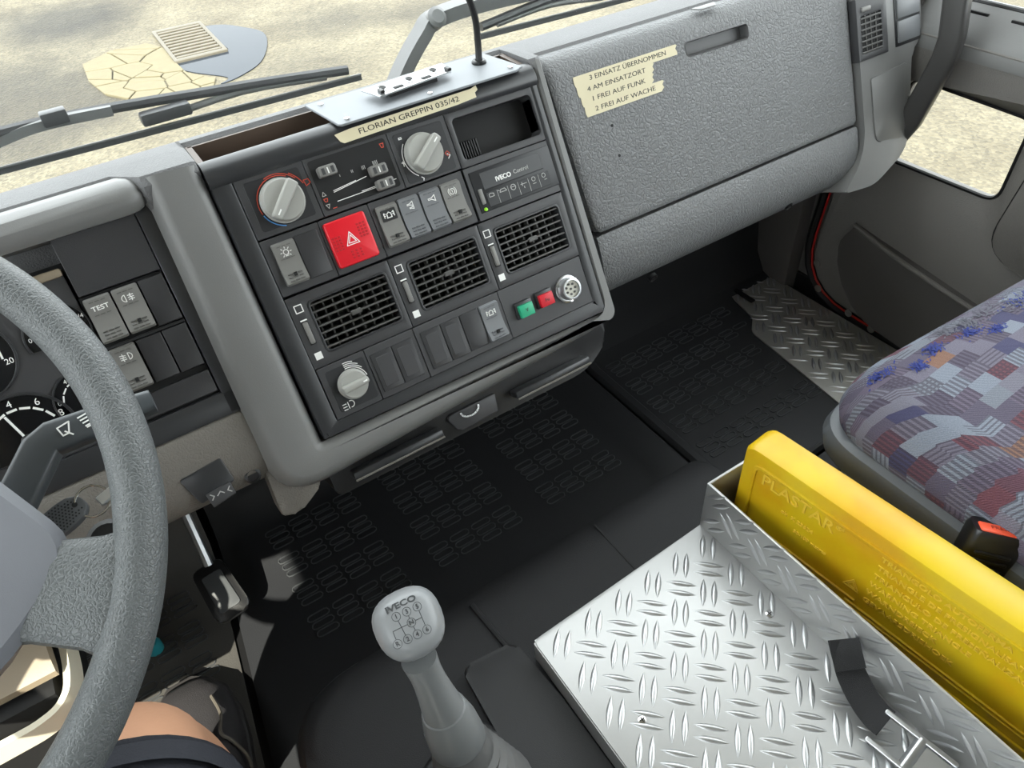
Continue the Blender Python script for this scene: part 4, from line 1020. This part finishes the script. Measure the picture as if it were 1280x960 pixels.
# accelerator pedal
ped = thing('accelerator_pedal', (-.085, .76, 0), 'black accelerator pedal on a steel arm in the driver footwell', 'pedal')
PM = T(-.080, .735, .085) @ RX(math.radians(28)) @ RZ(.1)
put('pedal_pad', prism(rpoly([(.022, .045, .010), (-.022, .045, .010), (-.026, -.040, .014), (.026, -.040, .014)], 4), -.008, .006, .003, 2), 'black_plastic', ped, PM)
put('pedal_rib', prism(rpoly([(.014, .030, .004), (-.014, .030, .004), (-.016, -.028, .006), (.016, -.028, .006)], 3), .005, .0085, .001), 'rubber_rib', ped, PM)
put('pedal_arm', tube(smooth_path([(-.080, .77, .11), (-.076, .82, .19), (-.072, .86, .30), (-.07, .90, .40)], 5), .0065, 8), 'steel', ped)
tc_ = thing('teal_cap', (-.17, .74, 0), 'small teal plastic cap lying behind the steering wheel rim', 'cap')
put('cap', lathe([(.012, 0), (.012, .014), (.009, .02), (0, .02)], 14), 'teal', tc_, T(-.197, .762, .005))

# ================================================================== TREAD PLATE BY THE DOOR
tp = thing('tread_plate', (1.08, .6, .03), 'worn aluminium checker plate on the floor by the passenger door', 'tread plate')
put('plate_sheet', prism(rpoly([(1.158, .885, .005), (1.048, .885, .005), (1.020, .765, .004), (.985, .735, .012), (.958, .50, .01), (.945, .20, .01), (1.158, .20, .01)], 4), .0305, .0335, .0008, 1), 'alu_old', tp)
def lozenge(L=.036, W=.0072, H=.0017, n=8):
    rows = []
    for k in range(n + 1):
        t = -1 + 2 * k / n; w = W / 2 * max(.04, (1 - t * t)) ; h = H * max(.05, (1 - abs(t) ** 3))
        rows.append([(t * L / 2, -w, 0), (t * L / 2, -w * .55, h * .8), (t * L / 2, 0, h), (t * L / 2, w * .55, h * .8), (t * L / 2, w, 0)])
    return bmesh_to('tread_bar', loft(rows, False, False), True, 60)
LZ = lozenge(); LZ.materials.append(M('alu_bar'))
LZo = lozenge(); LZo.materials.append(M('alu_bar'))
def inside(poly, x, y):
    c = False; n = len(poly)
    for i in range(n):
        x1, y1 = poly[i]; x2, y2 = poly[i - 1]
        if (y1 > y) != (y2 > y) and x < (x2 - x1) * (y - y1) / (y2 - y1) + x1: c = not c
    return c
def checker(par, me, F, x0, y0, nx, ny, ok, px=.044, py=.0468, z=0.0):
    for j in range(ny):
        for i in range(nx):
            for (dx, dy, a) in ((0, 0, 45), (.022, -.0234, -45)):
                cx, cy = x0 + i * px + dx, y0 - j * py + dy
                for s in (-1, 1):
                    d = .0062 * s; r = math.radians(a + 90)
                    x, y = cx + d * math.cos(r), cy + d * math.sin(r)
                    if ok(x, y): put('tread_bar', me, None, par, F @ T(x, y, z) @ RZ(math.radians(a)))
poly_tp = [(1.150, .875), (1.055, .875), (1.030, .760), (.998, .735), (.972, .50), (.960, .25), (1.150, .25)]
checker(tp, LZo, T(0, 0, .0335), .965, .875, 5, 11, lambda x, y: inside(poly_tp, x, y))
put('plate_edge', box(1.052, 1.064, .80, .885, .0335, .0375, .001, 1), 'seal_black', tp)

# ================================================================== CHECKER-PLATE STORAGE BOX
sb = thing('storage_box', (.38, .1, .172), 'bright aluminium checker plate box on the engine tunnel beside the gear lever', 'storage box')
ZP = .220
put('top_plate', prism(rpoly([(.467, .365, .002), (.206, .357, .008), (.206, -.30, .004), (.467, -.30, .002)], 3), ZP - .003, ZP, .0010, 2), 'alu_plate', sb)
put('edge_flange', prism(rpoly([(.2085, .355, .001), (.2050, .355, .001), (.2050, -.30, .001), (.2085, -.30, .001)], 1), ZP - .034, ZP - .0025), 'alu_plate', sb)
put('front_flange', box(.208, .467, .3545, .3575, ZP - .047, ZP - .0025), 'alu_plate', sb)
ZL = .300
put('side_wall', box(.4655, .4695, -.30, .366, ZP - .002, ZL, .0015, 2), 'alu_plate', sb)
put('slot_front', box(.4660, .5915, .3625, .3665, .173, ZL, .0015, 2), 'alu_plate', sb)
put('slot_side', box(.5880, .5915, -.30, .3645, .173, .245, .0015, 2), 'alu_plate', sb)
put('slot_bottom', box(.4695, .589, -.30, .363, .173, .177), 'alu_old', sb)
checker(sb, LZ, T(0, 0, ZP), .230, .335, 6, 9, lambda x, y: .213 < x < .458 and -.07 < y < .35)
FS = Matrix(((0, 0, -1, .4655), (-1, 0, 0, 0), (0, 1, 0, 0), (0, 0, 0, 1)))   # local x -> -Y, local y -> Z, out -> -X
checker(sb, LZ, FS, -.345, .286, 11, 2, lambda x, y: -.352 < x < .08 and ZP + .010 < y < ZL - .006)
for x, y in ((.442, .230), (.248, .221)):
    s_ = put('plate_screw', lathe([(.0048, 0), (.0045, .0012), (.003, .0018), (0, .0018)], 14), 'chrome', sb, T(x, y, ZP))
    put('screw_cross', (lambda b: (add_box(b, -.0028, .0028, -.0005, .0005, .0016, .0020), add_box(b, -.0005, .0005, -.0028, .0028, .0016, .0020), b)[-1])(new_bm()), 'black_void', s_, T(x, y, ZP))
# ================================================================== WARNING TRIANGLE CASE
wc = thing('warning_triangle_case', (.52, .12, .178), 'translucent yellow plastic warning triangle case standing in the metal box', 'plastic case')
CW = T(.4985, .350, .0) @ RZ(math.radians(5.4)) @ Matrix(((0, 0, -1, 0), (-1, 0, 0, 0), (0, 1, 0, 0), (0, 0, 0, 1)))   # x along case (rearwards), y up, z towards driver
# wedge body
def case_sec(d, i=0):
    return rpoly([(.44 - i, .364 - i * .6, .014), (.0 + i, .364 - i * .6, .016), (.0 + i, .180 + i, .01), (.44 - i, .180 + i, .01)], 4)
secs = [[(p[0], p[1], z) for p in case_sec(0, i)] for z, i in ((-.044, .006), (-.042, .002), (-.036, .0), (-.006, .0), (-.001, .003), (.0, .007))]
put('case_body', loft(secs), 'yellow_plastic', wc, CW)
put('panel_field', ring(rpoly([(.425, .345, .006), (.018, .345, .008), (.018, .214, .01), (.425, .214, .01)], 4), rpoly([(.421, .341, .006), (.022, .341, .008), (.022, .218, .01), (.421, .218, .01)], 4), -.001, .0022, .0008), 'yellow_plastic', wc, CW)
for y in (.2400, .2335):
    put('rib', tube([(.16, y, .0012), (.43, y, .0012)], .0014, 6), 'yellow_plastic', wc, CW)
put('rib', tube([(.02, .2475, .0012), (.17, .2475, .0012)], .0014, 6), 'yellow_plastic', wc, CW)
mat('yellow_emboss', (222, 186, 60), 0.38)
def emb(s, size, x, y, sx=1.0): put('embossed_lettering', text_mesh(s, size, .0006, sx, .0001, 'LEFT'), 'yellow_emboss', wc, CW @ T(x, y, .0006))
emb('PLASTAR', .0245, .030, .3285, .95); emb('®²', .009, .124, .335)
emb('ok  K 23624', .0075, .062, .301, 1.1); emb('50-100 metres', .0065, .082, .284, 1.1)
for k, s in enumerate(('TRIANGOLO AUTOFERMA', 'TRIANGLE DE PRESIGNALISATION', 'TRIANGULO DE PRESEÑALIZACION', 'WARNING TRIANGLE', 'WARNDREIECK', 'GEVAARSDRIEHOEK')):
    emb(s, .0098, .176, .3340 - k * .0148, 1.12)
put('triangle_emblem', strokes([[(.152, .262), (.170, .262), (.161, .277), (.152, .262)], [(.156, .2645), (.166, .2645), (.161, .273), (.156, .2645)]], .0010, 0, .0012), 'yellow_emboss', wc, CW)
# ================================================================== STRAP WITH CAM BUCKLE
sr = thing('lashing_strap', (.45, .08, ZP), 'black webbing strap with steel cam buckle lying on the metal box', 'strap')
def ribbon(pts, w, th=.0012):
    P = smooth_path(pts, 6); secs = []
    for i, p in enumerate(P):
        t = (P[min(i + 1, len(P) - 1)] - P[max(i - 1, 0)]).normalized(); s = Vector(w_dir) - t * Vector(w_dir).dot(t); s.normalize(); n = t.cross(s)
        secs.append([p - s * w / 2 - n * th / 2, p + s * w / 2 - n * th / 2, p + s * w / 2 + n * th / 2, p - s * w / 2 + n * th / 2])
    return loft(secs)
w_dir = (.80, .20, .36)
put('webbing', ribbon([(.4535, .152, .268), (.449, .145, .262), (.443, .130, .250), (.437, .108, .241), (.434, .090, .238), (.433, .078, .241)], .030), 'webbing', sr)
w_dir = (.72, .12, .50)
put('webbing_fold', ribbon([(.4530, .153, .2705), (.448, .144, .2655), (.442, .130, .2545)], .030), 'webbing', sr)
BK = T(.431, .058, .236) @ RZ(math.radians(8)) @ RY(math.radians(-24))
for x in (-.0165, .0165):
    put('buckle_cheek', prism(rpoly([(.0025, .026, .002), (-.0025, .026, .002), (-.0025, -.045, .002), (.0025, -.045, .002)], 2), -.006, .006, .001), 'steel', sr, BK @ T(x, 0, 0))
put('buckle_roller', tube([(-.0165, -.012, .001), (.0165, -.012, .001)], .006, 12), 'steel', sr, BK)
put('buckle_lever', box(-.013, .013, -.05, -.014, .001, .0035, .001, 1), 'alu_bar', sr, BK)

# ================================================================== PASSENGER SEAT
seat = thing('passenger_seat', (.86, .02, .03), 'passenger seat with patterned woven cushion frayed along its front edge', 'seat')
def seat_out(d, x0=.612, x1=1.10, yf=.338, yb=-.30):
    return rpoly([(x1 - d, yf - .015 - d, .075), (x0 + d, yf - d, .075), (x0 + d, yb + d, .05), (x1 - d, yb + d, .05)], 12)
lv = [(.018, .318, .125), (.006, .330, .112), (-.003, .345, .096), (-.006, .362, .080), (-.002, .382, .060), (.007, .402, .040), (.022, .418, .018), (.045, .430, -.008), (.085, .438, -.048), (.14, .442, -.10), (.20, .444, -.16)]
bm = new_bm(); uvl = bm.loops.layers.uv.new('UVMap')
rows = []
UVS = {}
cen = Vector((.86, .02))
for d, z, ex in lv:
    o_ = seat_out(d); base_ = seat_out(.045)
    r_ = []
    for p, q in zip(o_, base_):
        dip = .010 * math.cos((p[0] - .86) * 9) * (1 if d > .04 else 0)
        v = bm.verts.new((p[0], p[1], z + (dip - .008 if d > .04 else 0)))
        nrm = (Vector(q) - cen); 
        # outward unit from straight rounded outline
        i = base_.index(q); t = Vector(base_[(i + 1) % len(base_)]) - Vector(base_[i - 1]); nn = Vector((t.y, -t.x)).normalized()
        UVS[v] = (q[0] + nn.x * (ex + .008), q[1] + nn.y * (ex + .008)) if d < .08 else (p[0], p[1])
        r_.append(v)
    rows.append(r_)
for a, b2 in zip(rows, rows[1:]):
    for i in range(len(a)):
        j = (i + 1) % len(a); bm.faces.new((a[i], a[j], b2[j], b2[i]))
bm.faces.new(rows[-1])
for f in bm.faces:
    for l in f.loops: l[uvl].uv = UVS[l.vert]
cush = put('cushion', bmesh_to('cushion', bm, True, 80), 'seat_fabric', seat)
secs = [[(p[0], p[1], z) for p in seat_out(d)] for d, z in ((.03, .286), (.002, .292), (-.010, .304), (-.013, .322), (-.009, .336), (.000, .341), (.012, .338))]
put('seat_shell', loft(secs), 'seat_shell', seat)
put('seat_base', box(.66, .935, -.28, .26, .0305, .29, .02, 2), 'black_plastic', seat)
put('adjust_bar', tube(smooth_path([(.615, .29, .285), (.600, .318, .272), (.604, .335, .262), (.64, .345, .258), (.74, .345, .258)], 5), .007, 8), 'buckle_black', seat)
put('side_rail', box(.598, .612, -.02, .29, .262, .274, .003, 1), 'buckle_black', seat)
# frayed tufts of pile along the worn front edge: too many fibres to count
from mathutils.bvhtree import BVHTree
CB = BVHTree.FromPolygons([v.co for v in cush.data.vertices], [tuple(p.vertices) for p in cush.data.polygons])
def tufts(name, m, centres, n, L):
    b = new_bm()
    for (cx, cy, cz, sx, sy) in centres:
        for _ in range(n):
            x = random.gauss(cx, sx); y = random.gauss(cy, sy); h_ = CB.ray_cast(Vector((x, y, .6)), Vector((0, 0, -1)))
            if h_[0] is None: continue
            z = h_[0].z + random.uniform(-.001, .0015)
            a = random.uniform(0, 2 * PI); l = L * random.uniform(.5, 1.2); w = .0007
            d = Vector((math.cos(a), math.sin(a), random.uniform(-.05, .35))).normalized(); s_ = Vector((-d.y, d.x, 0)).normalized() * w
            p = Vector((x, y, z)); q = p + d * l * .6; r2 = p + d * l + Vector((0, 0, -l * .2))
            v = [b.verts.new(k) for k in (p - s_, p + s_, q + s_, q - s_)]; b.faces.new(v)
            v2 = [b.verts.new(k) for k in (q - s_, q + s_, r2)]; b.faces.new(v2)
    me = bpy.data.meshes.new(name); b.to_mesh(me); b.free()
    o = put(name, me, m, seat); o['kind'] = 'stuff'
tufts('blue_fray', 'tuft_blue', ((.872, .286, 0, .012, .006), (.778, .284, 0, .009, .004), (.722, .292, 0, .008, .004), (.652, .306, 0, .007, .004), (.800, .268, 0, .006, .003), (.925, .280, 0, .014, .007), (.690, .286, 0, .005, .003)), 110, .0065)
tufts('grey_fray', 'tuft_grey', ((.825, .300, 0, .014, .006), (.765, .305, 0, .010, .005), (.87, .285, 0, .012, .007), (.795, .296, 0, .010, .006)), 90, .0085)
# seat belt buckle
bk = thing('seat_belt_buckle', (.585, .12, .26), 'black seat belt buckle with red press button beside the patterned seat', 'belt buckle')
BM_ = T(.5965, .120, .336) @ RZ(math.radians(-45)) @ RX(math.radians(-14)) @ RY(math.radians(8))
put('buckle_body', loft([[(p[0], p[1], z) for p in rrect(0, 0, w, h, .006, 4)] for z, w, h in ((-.075, .046, .022), (-.02, .050, .025), (.030, .052, .027), (.036, .049, .024))]), 'buckle_black', bk, BM_)
put('press_button', box(-.019, .019, -.0105, .0035, .028, .0378, .0018, 2), 'buckle_red', bk, BM_)
put('press_lettering', text_mesh('PRESS', .006, .0002, 1.2), mat('press_dark', (150, 50, 30), .5) and 'press_dark', bk, BM_ @ T(0, -.0035, .0379))
for k in range(6):
    put('grip_rib', box(-.017, .017, -.0150, -.0120, .010 - k * .0095, .014 - k * .0095, .0008, 1), 'black_plastic', bk, BM_)
put('buckle_stalk', tube([BM_ @ Vector((0, 0, -.07)), (.60, .09, .20)], .012, 10), 'black_plastic', bk)

# ================================================================== PASSENGER DOOR
door = put('door_1', None, None, None, T(1.18, .3, 0)); tag(door, 'grey passenger door trim with a low window and map pocket', 'door', kind='structure')
FD = Matrix(((0, 0, -1, 1.172), (-1, 0, 0, 0), (0, 1, 0, 0), (0, 0, 0, 1)))     # x -> -Y (rearwards), y -> Z, z -> towards cab
def dpoly(c, n=6): return rpoly([(-y, z, r) for y, z, r in c], n)
od = dpoly([(-.55, .575, .01), (.745, .575, .03), (.80, .12, .10), (.70, .018, .10), (-.55, .018, .01)][:0] or [(-.5, .575, .01), (.735, .575, .02), (.775, .045, .12), (-.5, .016, .01)])
wo = dpoly([(.452, .520, .03), (.690, .500, .03), (.735, .292, .02), (.448, .298, .05)]); wi = dpoly([(.486, .486, .02), (.690, .492, .02), (.690, .348, .02), (.489, .350, .025)])
bm = new_bm()
add_loft(bm, [[(p[0], p[1], z) for p in q] for q, z in ((od, -.035), (od, -.004), (inset(od, .004), 0), (wo, 0.0), (wi, -.034), (wi, -.05))], True, False)
put('door_trim', bm, 'door_grey', door, FD)
put('upper_sill', xsweep([0, 1], [(0, 0)]) if False else loft([[(-y, zz, h) for zz, h in ((.545, -.02), (.552, .0015), (.566, .0015), (.580, -.005), (.606, -.024), (.618, -.036), (.618, -.06), (.545, -.06))] for y in (.735, .3, -.5)]), 'dash_smooth', door, FD)
put('window_gasket', tube([(-.735, .619, -.040), (-.3, .619, -.040), (.5, .619, -.040)], .004, 8), 'seal_black', door, FD)
for y0, y1 in ((.60, .64), (.52, .565)):
    put('demist_slot', box(-y1, -y0, .606, .610, -.034, -.0245), 'black_void', door, FD)
lw = put('low_window', box(-.70, -.478, .340, .50, -.047, -.043), 'clear_glass', door, FD)
put('low_window_gasket', tube([(p[0], p[1], -.034) for p in wi], .0035, 6, closed=True), 'seal_black', door, FD)
# map pocket, front bolts, rear pad
pk = dpoly([(.40, .185, .02), (.688, .228, .006), (.720, .170, .05), (.650, .050, .06), (.40, .030, .01)], 5)
put('map_pocket', prism(pk, .0, .012, .004, 3), 'door_dark', door, FD)
put('pocket_lip', tube(smooth_path([(-.690, .230, .010), (-.60, .212, .014), (-.50, .196, .014), (-.40, .184, .014)], 4), .0045, 8), 'door_grey', door, FD)
for y, z in ((.752, .108), (.655, .040), (.60, .034), (.735, .055)):
    put('trim_clip', lathe([(.008, 0), (.008, .0014), (.0062, .0022), (0, .0022)], 14), 'door_grey', door, at(FD, -y * 1000, -z * 1000, 0))
rp = dpoly([(.10, .46, .03), (.445, .470, .03), (.468, .288, .05), (.10, .20, .02)], 6)
put('armrest_pad', prism(inset(rp, .004), 0, .008, .003, 2), 'door_grey', door, FD)
put('pad_groove', ring(rp, inset(rp, .004), -.001, .0012), 'seal_black', door, FD)
# outer skin so the door has a back
put('lower_rear_skin', box(.49, .80, .0, .62, -.05, -.03), 'body_red', door, FD)
put('outer_skin', loft([[(p[0], p[1], z) for p in q] for q, z in ((inset(od, .004), -.030), (inset(od, .004), -.052), (inset(wi, -.012), -.052))], True, False), 'body_red', door, FD)
put('edge_seal', tube([(p[0], p[1], -.012) for p in inset(od, -.020)][12:24], .010, 8), 'seal_black', door, FD)
put('edge_paint', tube([(p[0], p[1], -.002) for p in inset(od, -.0055)][13:22], .0022, 6), 'body_red', door, FD)
# dark backing added to stop light leaking between dash end and door
struct('trim_1', (lambda b: (add_box(b, 1.150, 1.215, .800, .935, -.03, .60, .01, 2), add_box(b, 1.185, 1.24, .702, .935, -.05, .66, .004, 1), b)[-1])(new_bm()), 'door_dark', 'dark kick panel and pillar backing added to block light beside the passenger door', 'pillar')
struct('trim_3', box(1.160, 1.200, .742, .80, .60, .72, .008, 2), 'body_red', 'red painted pillar edge above the end of the dashboard', 'pillar')
struct('trim_2', (lambda b: (add_box(b, 1.146, 1.162, .10, .86, -.01, .026, .006, 2), add_box(b, 1.155, 1.235, -.5, .80, -.05, .016, .002, 1), add_box(b, 1.180, 1.235, -.5, .80, -.05, .06, .002, 1), b)[-1])(new_bm()), 'seal_black', 'black rubber door sill seal and added light-blocking sill along the tread plate', 'seal')  # seal, plus boxes added to stop light leaking under the door
# grab handle
gh = thing('grab_handle', (1.15, .64, .40), 'dark angular grab handle at the door pillar beside the glove compartment', 'grab handle')
sec_h = rrect(0, 0, 1.0, 1.15, .25, 3)
hp = [(1.120, .700, .385), (1.128, .672, .398), (1.135, .648, .422), (1.138, .634, .455), (1.139, .620, .520), (1.140, .612, .560), (1.141, .612, .590), (1.143, .626, .650), (1.148, .645, .74)]
put('handle_bar', bmesh_to('handle_bar', tube(hp, .030, sect=sec_h), True, 30), 'handle_dark', gh)
put('handle_foot', box(1.095, 1.150, .690, .740, .355, .405, .012, 3), 'handle_dark', gh)

# ================================================================== WIPERS
def wiper(name, label, blade, arm, yk=.985, aw=.011):
    w = thing(name, (blade[0][0], yk, blade[0][2]), label, 'wiper', 'windscreen wipers outside the glass')
    A, B = Vector(blade[0]), Vector(blade[1]); d = B - A
    put('rubber_blade', loft([[A + d * t + Vector((0, a, b)) for a, b in ((-.003, -.003), (.003, -.003), (.0015, .003), (-.0015, .003))] for t in (0, .5, 1)]), 'wiper_glare_dark', w)
    put('blade_strip', tube([A + Vector((0, -.002, .0045)), B + Vector((0, -.002, .0045))], .0014, 6), 'wiper_glare_grey', w)
    put('yoke', tube(smooth_path([A + d * .02 + Vector((0, .004, .012)), A + d * .22 + Vector((0, .01, .026)), A + d * .5 + Vector((0, .014, .036)), A + d * .78 + Vector((0, .01, .024)), A + d * .98 + Vector((0, .004, .012))], 5), .0065, 8), 'wiper_glare_dark', w)
    for a, b in ((.06, .34), (.66, .94)):
        put('yoke_link', tube(smooth_path([A + d * a + Vector((0, .004, .010)), A + d * (a + b) / 2 + Vector((0, .008, .017)), A + d * b + Vector((0, .004, .010))], 4), .0045, 8), 'wiper_glare_grey', w)
    put('arm', tube(smooth_path(arm, 6), aw, 8, sect=[(-.6, -.5), (.6, -.5), (.6, .5), (-.6, .5)]), 'wiper_glare_grey', w)
    return w
w1 = wiper('windscreen_wiper', 'long black wiper lying across the lower left of the windscreen', ((-.42, .985, .642), (.372, .985, .624)), [(-.36, 1.01, .600), (-.16, 1.005, .642), (-.06, 1.0, .662), (-.01, .995, .668), (.06, .995, .664)])
put('arm_joint', box(-.014, .014, .985, 1.000, .665, .681, .002, 2), 'wiper_glare_dark', w1)
put('pivot_cover', box(.085, .145, .975, .992, .640, .655, .003, 2), 'wiper_glare_dark', w1)
w2 = wiper('windscreen_wiper', 'second wiper with cranked arm in front of the gooseneck cable', ((.555, .985, .632), (1.25, .985, .617)), [(.385, .975, .555), (.430, .985, .612), (.475, .995, .652), (.505, 1.0, .668), (.60, 1.0, .672), (.75, 1.0, .664), (.88, .995, .650)], aw=.019)
put('arm_joint', lathe([(.014, -.012), (.014, .010), (.009, .014), (0, .014)], 16), 'wiper_glare_grey', w2, T(.500, .996, .668) @ RX(math.radians(60)))

# ================================================================== PERSON (driver's right leg)
per = thing('person', (-.2, .45, 0), 'driver leg in dark denim shorts and black knit shoe resting on the mat', 'person')
leg = [(-.22, -.10, .40), (-.21, .05, .395), (-.198, .20, .385), (-.186, .30, .375), (-.180, .350, .367), (-.177, .388, .345), (-.176, .410, .30), (-.175, .428, .24), (-.174, .448, .16), (-.172, .460, .11), (-.170, .468, .08)]
rad = [.092, .088, .082, .075, .070, .064, .058, .056, .050, .040, .036]
P = smooth_path(leg, 8)
rr_ = []
for i in range(len(rad) - 1):
    for k in range(8): rr_.append(rad[i] + (rad[i + 1] - rad[i]) * k / 8)
rr_.append(rad[-1])
put('bare_leg', tube(P, rr_, 36), 'skin', per)
n0 = 32
put('shorts', tube([p for p in P[:n0]], [r + .012 + (.006 if i == n0 - 1 else 0) + .002 * math.sin(i * .85) for i, r in enumerate(rr_[:n0])], 36, caps=False), 'denim', per)
put('shorts_hem', tube([P[n0 - 4], P[n0 - 1]], [rr_[n0 - 4] + .0165, rr_[n0 - 1] + .0195], 36, caps=False), 'denim', per)
# shoe: lofted along its length
SM = T(-.168, .405, .006) @ RZ(math.radians(1))
secs = []
for y, w, h, x in ((-.015, .018, .030, .0), (-.005, .030, .060, .0), (.03, .036, .078, .0), (.07, .037, .085, .0), (.11, .040, .078, .001), (.15, .046, .064, .002), (.19, .0485, .054, .003), (.225, .046, .046, .001), (.25, .036, .036, -.003), (.263, .020, .026, -.006)):
    s = []
    for k in range(20):
        a = 2 * PI * k / 20
        ex = math.copysign(abs(math.cos(a)) ** .7, math.cos(a)); ez = math.sin(a)
        s.append((x + w * ex, y, .018 + (h - .018) * max(0, ez) ** .75 - .004 * max(0, -ez)))
    secs.append(s)
sh = put('shoe', bmesh_to('shoe', loft(secs), True, 60), 'shoe_black', per, SM)
secs = []
for y, w, x in ((-.02, .018, 0), (-.008, .032, 0), (.03, .038, 0), (.10, .041, 0), (.15, .0485, .002), (.19, .0515, .003), (.23, .048, .001), (.256, .036, -.003), (.270, .018, -.006)):
    secs.append([(x + w, y, 0), (x + w, y, .018), (x + w * .9, y, .022), (x - w * .9, y, .022), (x - w, y, .018), (x - w, y, 0)])
put('shoe_sole', loft(secs), 'shoe_sole', sh, SM)
put('shoe_stripe', tube(smooth_path([(.030, .205, .052), (.034, .17, .060), (.028, .14, .070), (.036, .125, .064), (.044, .10, .050), (.040, .06, .060)], 5), .0022, 6), 'shoe_trim', sh, SM)
